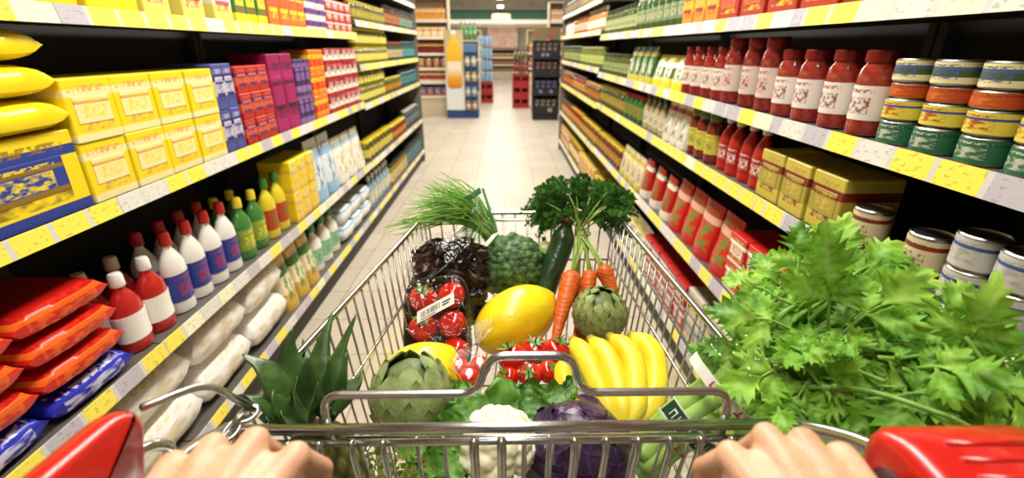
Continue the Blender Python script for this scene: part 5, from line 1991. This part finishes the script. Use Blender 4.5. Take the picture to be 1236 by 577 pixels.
for i in range(330):
    t = Rg.random()
    px = 700 + 58 * (Rg.random() * 2 - 1) * (1 if True else 0)
    py = Rg.uniform(212, 268) + abs(px - 700) * .22
    d0 = Rg.uniform(1.10, 1.26)
    a = W(px * .75 + 702 * .25, py * .85 + 270 * .15, d0)
    e = W(px + (px - 700) * .25, py - 4 + Rg.uniform(-10, 14), d0 + Rg.uniform(-.03, .05))
    frond(a, (e - a) + V((Rg.uniform(-.3, .3), Rg.uniform(-.3, .3), Rg.uniform(0, .3))) * .06, Rg.uniform(.03, .055))
gb.build('foliage', leaf_color('carrot_top', '#1d4512', '#356c20', '#5a9438', 34, .65, .2, coat=0), car)
rebase(car)

# ------------------------------------------------------------- red leaf lettuce in a bag
T = NT('red_lettuce')
co = T.coords('Object')
c = T.ramp(T.noise(co, 24, 4), [(.3, C('#150a0a')), (.5, C('#2b1414')), (.68, C('#47201e')), (.82, C('#5f6a2c'))])
T.bsdf(c, .38, 0, .45, T.bump(T.noise(co, 70, 4), .4, .004), .1)
let = empty('red_lettuce', (0, 0, 0), 'dark red-brown leaf lettuce in a crinkled clear bag below the chives', 'lettuce')
lc = W(545, 328, 1.09)
lb = MB()
Rl = random.Random(8)
for i in range(38):
    a = Rl.uniform(0, 2 * PI)
    el = Rl.uniform(-.3, 1.2)
    d = V((cos(a) * cos(el) * 1.0, sin(a) * cos(el) * .75, sin(el) * .9))
    b0 = lc + d * .03 + V((.012, 0, -.035))
    tp_ = lc + V((d.x * .098, d.y * .075, d.z * .095)) * Rl.uniform(.8, 1.05)
    bigleaf(lb, b0, tp_, Rl.uniform(.03, .045), V((0, -.3, 1)) + d * -.8, .35, .8, i * 1.31, 14, 16, droop=.25, lobes=2, rf=6)
for i in range(22):
    b0 = lc + V((Rl.uniform(0, .02), -.03, -.03))
    tp_ = W(Rl.uniform(556, 588), Rl.uniform(345, 398), Rl.uniform(1.03, 1.10))
    bigleaf(lb, b0, tp_, Rl.uniform(.022, .034), V((Rl.uniform(-.8, .5), -.5, .8)), .35, .8, i * 1.77 + 60, 12, 14, droop=.15, lobes=2, rf=6)
lb.build('leaves', T.mat, let)
def bagfn(d):
    return 1 + .10 * nz(d * 2.3 + V((4, 0, 0))) + .05 * nz(d * 6) + .03 * abs(nz(d * 13))
MB().ball(lc + V((.006, -.004, -.012)), (.108, .088, .105), 64, 40, bagfn).build('clear_bag', film_mat('lettuce_bag', (.97, .97, .97, 1), .07, 24, .04), let)
rebase(let)

# ------------------------------------------------------------- chives in a sleeve
chv = empty('chives', (0, 0, 0), 'bunch of thin green chives fanning over the cart corner, green-edged clear sleeve', 'chives')
cb_ = MB()
Rv = random.Random(21)
root = W(601, 300, 1.13)
ZR = (root - V((0, 0, 0)))
for i in range(240):
    k = Rv.random()
    tx, ty = (458 + 62 * k ** 1.2 + Rv.uniform(-4, 34), 284 - 72 * k + Rv.uniform(-8, 8))
    if Rv.random() < .35:
        tx, ty = Rv.uniform(505, 560), Rv.uniform(222, 268)
    if Rv.random() < .08:
        tx, ty = Rv.uniform(535, 580), Rv.uniform(285, 300)
    td = Rv.uniform(1.06, 1.24)
    a = root + V((Rv.uniform(-.012, .012), Rv.uniform(-.01, .01), Rv.uniform(-.02, .01)))
    e = W(tx, ty, td)
    m1 = W(585 + Rv.uniform(-8, 6), 268 + Rv.uniform(-12, 14), 1.13 + Rv.uniform(-.025, .025))
    m2 = seg(m1, e, .5) + V((0, 0, Rv.uniform(.006, .034)))
    r = Rv.uniform(.0013, .0021)
    P = crom([a, m1, m2, e], 5)
    cb_.tube(P, [r * (1 - .75 * (q / 15) ** 2) for q in range(16)], 5, caps=False)
cb_.build('blades', leaf_color('chive_blade', '#5f9f2e', '#92c84c', '#c8e684', 16, .45, .3, coat=0), chv)
sl = MB()
axis = [(root + V((.004, .0, -.03))), W(590, 272, 1.13), W(566, 262, 1.13)]
def slv(u, v):
    a = u * 2 * PI
    c0 = seg(axis[0], axis[1], min(1, v * 2)) if v < .5 else seg(axis[1], axis[2], v * 2 - 1)
    r = .02 + .036 * v
    return c0 + V((cos(a) * r * .35, sin(a) * r, cos(a) * r)) * (1 + .12 * nz((u * 6, v * 4, 2)))
sl.sheet(slv, 36, 14)
o = sl.build('clear_sleeve', film_mat('chive_sleeve', (.90, .97, .93, 1), .12, 40, .07, .03), chv)
st = MB()
a, b_ = W(553, 243, 1.10), W(579, 226, 1.10)
st.sheet(lambda u, v: seg(a, b_, u) + V((.004 * v, -.002 * sin(PI * u), -.014 * v)), 8, 3)
a2, b2 = W(581, 228, 1.10), W(597, 276, 1.10)
st.sheet(lambda u, v: seg(a2, b2, u) + V((.006 * v, -.003 * sin(PI * u), .002 * v)), 8, 2)
st.build('green_edge_strip', simple('green_print_film', '#3f8a66', .3, var=.2, vs=40, h2='#6aa888'), o)
rebase(chv)

# ------------------------------------------------------------- wrapped tomato tray
Mt = frame((_CM @ V((-.08, .35, .95))), V((1, .0, .1)))
tc = W(529, 392, 1.0)
def TL(x, y, z):
    return tc + Mt @ V((x, y, z))
tray = empty('tomato_tray', (0, 0, 0), 'black tray of tomatoes in clear film with a white price sticker', 'food tray')
b = MB()
outline = []
for k in range(32):
    a = 2 * PI * k / 32
    q = lambda v: math.copysign(abs(v) ** .45, v)
    outline.append((q(cos(a)), q(sin(a))))
hw, hl = .072, .104
rings = [(.84, -.030), (.90, -.012), (.97, .006), (1.0, .008), (1.0, .010), (.96, .010), (.90, -.010), (.83, -.026)]
vs = [TL(ox * hw * s, oy * hl * s, z) for s, z in rings for ox, oy in outline]
fs = [(j * 32 + k, j * 32 + (k + 1) % 32, (j + 1) * 32 + (k + 1) % 32, (j + 1) * 32 + k) for j in range(7) for k in range(32)]
fs += [tuple(reversed(range(32))), tuple(7 * 32 + k for k in range(32))]
b.add(vs, fs)
b.build('tray', simple('black_tray', '#141312', .35, var=.1), tray)
def filmz(x, y):
    return .031 + .008 * math.exp(-(x * x / .0016 + y * y / .006)) + .004 * nz((x * 60, y * 60, 1)) + .002 * nz((x * 160, y * 160, 5))
fb = MB()
def ff(u, v):
    x, y = (u * 2 - 1), (v * 2 - 1)
    m_ = max(abs(x), abs(y))
    z = filmz(x * hw, y * hl) if m_ < .86 else (filmz(x * hw, y * hl) * (1 - (m_ - .86) / .14) + .002 * ((m_ - .86) / .14) - .018 * max(0, (m_ - .95) / .05))
    k = 1.05
    rr = (abs(x) ** 4.5 + abs(y) ** 4.5) ** (1 / 4.5)
    if rr > 1e-6:
        x2, y2 = x * m_ / rr, y * m_ / rr
    else:
        x2, y2 = x, y
    return TL(x2 * hw * k, y2 * hl * k, z)
fb.sheet(ff, 44, 56)
film = fb.build('clear_film', film_mat('tray_film', (.98, .98, .98, 1), .10, 26, .04), tray)
stk = MB()
stx = lambda u, v: TL(-.034 + .078 * u, .010 + .034 * u + .024 * (v - .5), .0425 + .001 * sin(PI * u))
stk.sheet(stx, 6, 3)
s_ = stk.build('price_sticker', simple('white_sticker', '#ece8dc', .45, var=.03), film)
bars = MB()
Rb = random.Random(2)
x = .10
while x < .62:
    w_ = Rb.choice((.008, .012, .02))
    f = lambda u, v, x=x, w_=w_: V(stx(x + w_ * u, .28 + .5 * v)) + Mt @ V((0, 0, .0006))
    bars.sheet(f, 1, 1)
    x += w_ + Rb.choice((.008, .012, .02))
for (xa, xb, va, vb) in ((.68, .9, .55, .68), (.68, .86, .32, .44), (.10, .5, .1, .17)):
    bars.sheet(lambda u, v: V(stx(xa + (xb - xa) * u, va + (vb - va) * v)) + Mt @ V((0, 0, .0006)), 1, 1)
bars.build('barcode_print', simple('black_print', '#22201e', .5), s_)
rebase(tray)
TT = [(-.031, .058, 'upper tomato on the wire side'), (.031, .060, 'upper tomato on the lettuce side'), (-.032, -.004, 'tomato under the sticker on the wire side'), (.031, -.002, 'tomato under the sticker on the melon side'), (-.024, -.064, 'low tomato on the wire side'), (.034, -.060, 'low tomato on the melon side')]
for k, (x, y, ds) in enumerate(TT):
    tomato(TL(x, y, .004), .0305, Mt @ V((.2 * (-1) ** k, .5, .8)), f'{ds} of the film-wrapped tray', 'tomatoes in the wrapped tray', k + 20, k % 2 == 0)

# second, crumpled film pack of small tomatoes
pc2 = W(566, 448, .855)
pk2 = empty('tomato_pack', (0, 0, 0), 'crumpled clear film bag of small red tomatoes beside the large artichoke', 'food pack')
fn = lambda d: 1 + .16 * nz(d * 2.2 + V((7, 0, 0))) + .08 * nz(d * 5.3) + .05 * abs(nz(d * 11))
MB().ball(pc2, (.048, .044, .036), 48, 30, fn).build('clear_film', film_mat('pack_film', (.98, .98, .98, 1), .14, 45, .05), pk2)
tw = MB()
def twf(u, v):
    a = u * 2 * PI
    r = .010 + .022 * v ** 1.5
    c0 = pc2 + V((.004, .03, .018)) + V((.018, .05, .036)) * v
    return c0 + V((cos(a) * r, sin(a) * r * .5, cos(a * 2) * .006)) * (1 + .35 * nz((u * 9, v * 3, 4)))
tw.sheet(twf, 40, 8)
tw.build('film_end', film_mat('pack_film', (.98, .98, .98, 1), .14, 45, .05), pk2)
yl = MB()
for k in range(3):
    yl.tube(crom([W(540 - k * 2, 442 + k * 7, .83), W(553, 452 + k * 6, .825), W(562 + k, 470 + k * 2, .82)], 4), .0009, 5)
yl.build('yellow_net_strands', simple('yellow_net', '#e0c010', .5), pk2)
rebase(pk2)
for k, (x, y, z, ds) in enumerate([(-.018, .004, .004, 'first'), (.02, .006, .006, 'second'), (.002, -.020, .0, 'third')]):
    tomato(pc2 + V((x, y, z)), .0195, (0, -.3, 1), f'{ds} small tomato from the artichoke inside the crumpled film bag', 'tomatoes in the film bag', 40 + k, False)

# ------------------------------------------------------------- celery in a printed sleeve
cel = empty('celery', (0, 0, 0), 'huge leafy green celery bunch in a printed clear sleeve, hanging over the cart side', 'celery')
cb0 = W(772, 556, .66)
neck = W(905, 455, .60)
ctr = [cb0, W(812, 520, .645), W(860, 487, .62), neck]
Rc = random.Random(31)
M_CSTALK = leaf_color('celery_stalk', '#8db850', '#aed272', '#d2e6a4', 18, .42, .08, bumps=30, coat=0)
for i in range(9):
    a = 2 * PI * i / 9
    off = V((0, cos(a) * .026, sin(a) * .026)) if i else V()
    k = .55 + .45 * Rc.random()
    tipp = W(Rc.uniform(930, 1060), Rc.uniform(350, 480), Rc.uniform(.53, .64))
    P = crom([cb0 + off * .8, V(ctr[1]) + off, V(ctr[2]) + off * 1.15, neck + off * 1.3, tipp], 6)
    n = len(P)
    MB().tube(P, [.0125 * (1 - .75 * (q / (n - 1)) ** 1.6) for q in range(n)], 10, flat=.75).build('stalk', M_CSTALK, cel)

lv = MB()
rib = []


def leaflet(base, d, up, L, wd_, seed):
    """one jagged celery leaflet, wedge shaped with three toothed lobes"""
    R = random.Random(seed)
    d = V(d).normalized()
    up = (V(up) - d * V(up).dot(d))
    if up.length < .05:
        up = d.orthogonal()
    up.normalize()
    s = d.cross(up)
    # half outline rows: position on the midrib, position and width of the margin (teeth swept forward)
    rows_ = [(0, 0, .04), (.08, .10, .12), (.15, .25, .46), (.20, .22, .30), (.27, .45, .78), (.33, .41, .50), (.40, .60, .80), (.47, .55, .42), (.54, .73, .60), (.61, .68, .30), (.70, .87, .40), (.77, .81, .18), (.88, .95, .14), (1.0, 1.0, .0)]
    droop = R.uniform(.1, .55)
    fold = R.uniform(-.15, .4)
    curl = R.uniform(-.3, .3)
    def P(a, c):
        h = -droop * a * a * L + fold * abs(c) * wd_ * .8 + curl * c * wd_ * a
        h += .13 * wd_ * sin(c * 7 + seed) * sin(a * 8 + seed * .7) + .05 * wd_ * cos(c * 16 - a * 14)
        return base + d * (a * L * (1 - .08 * droop)) + s * (c * wd_) + up * h
    vs, cols = [], 4
    jl = [[R.uniform(.8, 1.2) for _ in rows_] for _ in (0, 1)]
    for j, (am, ao, c) in enumerate(rows_):
        for q in range(-cols, cols + 1):
            x = q / cols
            vs.append(P(am + (ao - am) * abs(x) ** 1.2, x * c * jl[q > 0][j]))
            rib.append(max(0, 1 - abs(x) * 3.2) * .8 + (.35 if (j % 2 == 0 and abs(x) < .9) else 0))
    W_ = 2 * cols + 1
    fs = [(j * W_ + q, j * W_ + q + 1, (j + 1) * W_ + q + 1, (j + 1) * W_ + q) for j in range(len(rows_) - 1) for q in range(W_ - 1)]
    lv.add(vs, fs)


def compound(base, d, up, size, seed):
    R = random.Random(seed * 7 + 1)
    d = V(d).normalized()
    up = V(up)
    s = d.cross(up).normalized()
    end = base + d * size * .55
    lv.tube(crom([base - d * size * .35, base, seg(base, end, .6) + V((0, 0, .004)), end], 4), [.0028 - .0016 * q / 12 for q in range(13)], 6)
    rib.extend([.9] * (len(lv.v) - len(rib)))
    leaflet(end, d + up * R.uniform(-.1, .2), up, size * R.uniform(.62, .8), size * .42, seed * 3 + 1)
    for q in (-1, 1):
        leaflet(seg(base, end, .62), d * .55 + s * q * .8 + up * R.uniform(-.1, .3), up + s * q * .25, size * R.uniform(.5, .66), size * .34, seed * 3 + 2 + q)
        if R.random() < .6:
            leaflet(seg(base, end, .12), d * .4 + s * q * .9 + up * R.uniform(-.2, .2), up + s * q * .3, size * R.uniform(.34, .48), size * .24, seed * 5 + 4 + q)


toc = (V((0, 0, CAM_H)) - W(1000, 400, .6)).normalized()
# leaf clusters: root pixel, tip pixel, depths, size
CL = [((985, 345, .62), (1010, 288, .62), .075), ((960, 350, .61), (965, 292, .62), .07), ((1010, 350, .60), (1062, 310, .60), .08), ((940, 360, .60), (905, 345, .63), .06), ((1000, 390, .57), (1000, 340, .55), .085),
      ((1040, 380, .57), (1085, 345, .57), .085), ((960, 400, .57), (915, 385, .58), .075), ((1060, 420, .55), (1130, 400, .54), .085), ((1090, 420, .53), (1170, 415, .52), .08), ((1150, 430, .51), (1225, 440, .50), .08),
      ((1100, 440, .52), (1090, 480, .50), .08), ((1160, 450, .50), (1185, 500, .48), .075), ((960, 440, .55), (920, 455, .55), .07), ((985, 450, .55), (955, 490, .53), .07), ((1020, 440, .54), (1030, 480, .52), .075),
      ((930, 430, .60), (880, 420, .61), .06), ((905, 450, .60), (868, 470, .60), .055), ((900, 475, .59), (880, 500, .58), .05), ((935, 470, .56), (905, 505, .56), .06), ((1200, 440, .50), (1250, 470, .48), .07),
      ((1030, 350, .64), (1100, 330, .66), .07), ((985, 330, .66), (1035, 285, .68), .065), ((960, 375, .62), (930, 325, .64), .065), ((1060, 395, .60), (1140, 380, .60), .07), ((1130, 470, .50), (1150, 520, .47), .06), ((1180, 520, .45), (1245, 555, .43), .055),
      ((1010, 420, .57), (960, 425, .54), .07), ((1020, 400, .56), (1060, 372, .54), .08), ((1075, 450, .53), (1050, 500, .50), .07), ((1110, 400, .56), (1150, 365, .57), .07), ((905, 430, .62), (900, 395, .64), .05), ((1000, 470, .56), (1000, 500, .54), .06),
      ((930, 350, .66), (915, 318, .68), .045), ((1085, 365, .62), (1120, 352, .64), .06), ((1010, 320, .68), (990, 280, .70), .05), ((880, 455, .61), (862, 440, .62), .045)]
for k, (a, e, sz) in enumerate(CL):
    A, E = W(*a), W(*e)
    R = random.Random(k + 90)
    compound(A, E - A, toc + V((R.uniform(-.5, .5), R.uniform(-.3, .5), R.uniform(0, .6))), sz * 1.12, k + 1)
# leaves lying over the stalks and out to the side
for k in range(34):
    R = random.Random(k + 700)
    t = R.random()
    px, py = 930 + 300 * t + R.uniform(-15, 15), 430 + 45 * t + R.uniform(-38, 45)
    A = W(px, py, .565 - .095 * t + R.uniform(-.015, .01))
    d = V((R.uniform(-.3, 1), R.uniform(-.7, .5), R.uniform(-.5, .5)))
    compound(A, d, toc + V((R.uniform(-.6, .6), R.uniform(-.4, .4), R.uniform(-.1, .6))), R.uniform(.05, .075), k + 500)
# darker filling leaves behind
for k in range(64):
    R = random.Random(k + 300)
    px = R.uniform(925, 1120)
    py = R.uniform(345, 490) if px < 1060 else R.uniform(395, 470)
    A = W(px, py, .66 - .0005 * (py - 345) + R.uniform(-.02, .03))
    d = V((R.uniform(-1, 1), R.uniform(-.4, .6), R.uniform(-.6, .8)))
    compound(A, d, toc + V((R.uniform(-.9, .9), R.uniform(-.5, .5), R.uniform(-.2, .9))), R.uniform(.05, .075), k + 200)
T = NT('celery_leaf')
co = T.coords('Object')
c = T.ramp(T.noise(co, 17, 3), [(.3, C('#3b720c')), (.48, C('#69a61e')), (.7, C('#acd84c'))])
at = T.new('Attribute', attribute_name='rib')
c = T.mix(T.math('MULTIPLY', at.outputs['Fac'], .38), c, C('#b4dc7c'))
geo = T.new('NewGeometry')
c = T.mix(T.math('MULTIPLY', geo.outputs['Backfacing'], .3), c, C('#a2cc5c'))
p = T.bsdf(c, .5, 0, .3, T.bump(T.noise(co, 130, 4), .3, .003))
tl = T.new('BsdfTranslucent')
T.l(c, tl.inputs[0])
mx = T.new('MixShader')
mx.inputs[0].default_value = .25
T.l(p.outputs[0], mx.inputs[1])
T.l(tl.outputs[0], mx.inputs[2])
T.l(mx.outputs[0], T.out.inputs[0])
o = lv.build('leaves', T.mat, cel)
ra_ = o.data.attributes.new('rib', 'FLOAT', 'POINT')
ra_.data.foreach_set('value', rib)
# petioles
pt = MB()
for k, (a, e, sz) in enumerate(CL):
    A = W(*a)
    j = V((0, (k % 5 - 2) * .008, (k % 4 - 1.5) * .009))
    d = (W(*e) - A).normalized() * sz * .35
    pt.tube(crom([neck + j, seg(neck + j, A - d, .55) + V((0, 0, .018)), A - d], 6), [.0042 - .0016 * q / 12 for q in range(13)], 7)
pt.build('leaf_stems', leaf_color('celery_petiole', '#5f9a34', '#86b850', '#b5d580', 25), cel)
# sleeve: open cone around the stalks
def sleeve(u, v, ex=0.0):
    C4 = [cb0 + (cb0 - V(ctr[1])) * .35] + [V(p) for p in ctr] + [W(935, 432, .60)]
    t = v * (len(C4) - 1)
    i = min(int(t), len(C4) - 2)
    c0 = seg(C4[i], C4[i + 1], t - i)
    tg = (C4[-1] - C4[0]).normalized()
    F_ = frame(tg, V((0, -.6, .8)))
    a = u * 2 * PI
    r = (.036 + .034 * v) * (1 + .07 * nz((cos(a) * 1.6, sin(a) * 1.6, v * 4)) + .03 * nz((cos(a) * 5, sin(a) * 5, v * 9))) + ex
    return c0 + F_ @ V((cos(a) * r, sin(a) * r, 0))
sl = MB().sheet(sleeve, 56, 30)
slo = sl.build('clear_sleeve', film_mat('celery_sleeve', (.97, .985, .95, 1), .10, 26, .08), cel)


def decal(name, u0, u1, v0, v1, mat, ex=.0012, nu=10, nv=6):
    return MB().sheet(lambda u, v: sleeve(u0 + (u1 - u0) * u, v0 + (v1 - v0) * v, ex), nu, nv).build(name, mat, slo)


M_DKG = simple('dark_green_print', '#1f4a2c', .4, var=.05)
M_WHP = simple('white_print_band', '#e6e6da', .4, var=.05)
M_RDP = simple('red_print', '#b0303a', .4, var=.05)
# printed panel with pale lettering blocks, red lettering beside it, white band with red lettering
decal('green_print_panel', -.10, .16, .455, .525, M_DKG, .0010)
decal('print_border', -.11, .17, .448, .456, M_WHP, .0012)
decal('print_border', -.11, .17, .524, .532, M_WHP, .0012)
for k in range(6):
    u = -.07 + .035 * k
    m = MB()
    m.sheet(lambda a, b: sleeve(u + .004 * a, .472 + .036 * b, .0018), 1, 1)
    m.sheet(lambda a, b: sleeve(u + .018 * a, (.472 if k % 2 else .500) + .008 * b, .0018), 1, 1)
    if k % 3 != 1:
        m.sheet(lambda a, b: sleeve(u + .018 + .004 * a, .472 + .036 * b, .0018), 1, 1)
    m.build('print_letter', M_WHP, slo, smooth=False)
for k in range(5):
    u = -.07 + .036 * k
    m = MB()
    m.sheet(lambda a, b: sleeve(u + .02 * a, .40 + .008 * b, .0018), 1, 1)
    m.sheet(lambda a, b: sleeve(u + .006 * a + .006 * (k % 2), .40 + .028 * b, .0018), 1, 1)
    m.build('print_letter', M_RDP, slo, smooth=False)
decal('white_band', -.2, .3, .665, .715, M_WHP, .0010, 24, 4)
for k in range(5):
    u = -.06 + .034 * k
    m = MB()
    m.sheet(lambda a, b: sleeve(u + .02 * a, .675 + .008 * b, .0018), 1, 1)
    m.sheet(lambda a, b: sleeve(u + .005 * a + .01 * (k % 2), .675 + .03 * b, .0018), 1, 1)
    m.build('print_letter', M_RDP, slo, smooth=False)
rebase(cel)
SC.view_settings.view_transform = 'Standard'
SC.view_settings.look = 'None'
SC.view_settings.exposure = -0.5
SC.cycles.use_denoising = True
SC.cycles.transparent_max_bounces = 24
SC.cycles.max_bounces = 8
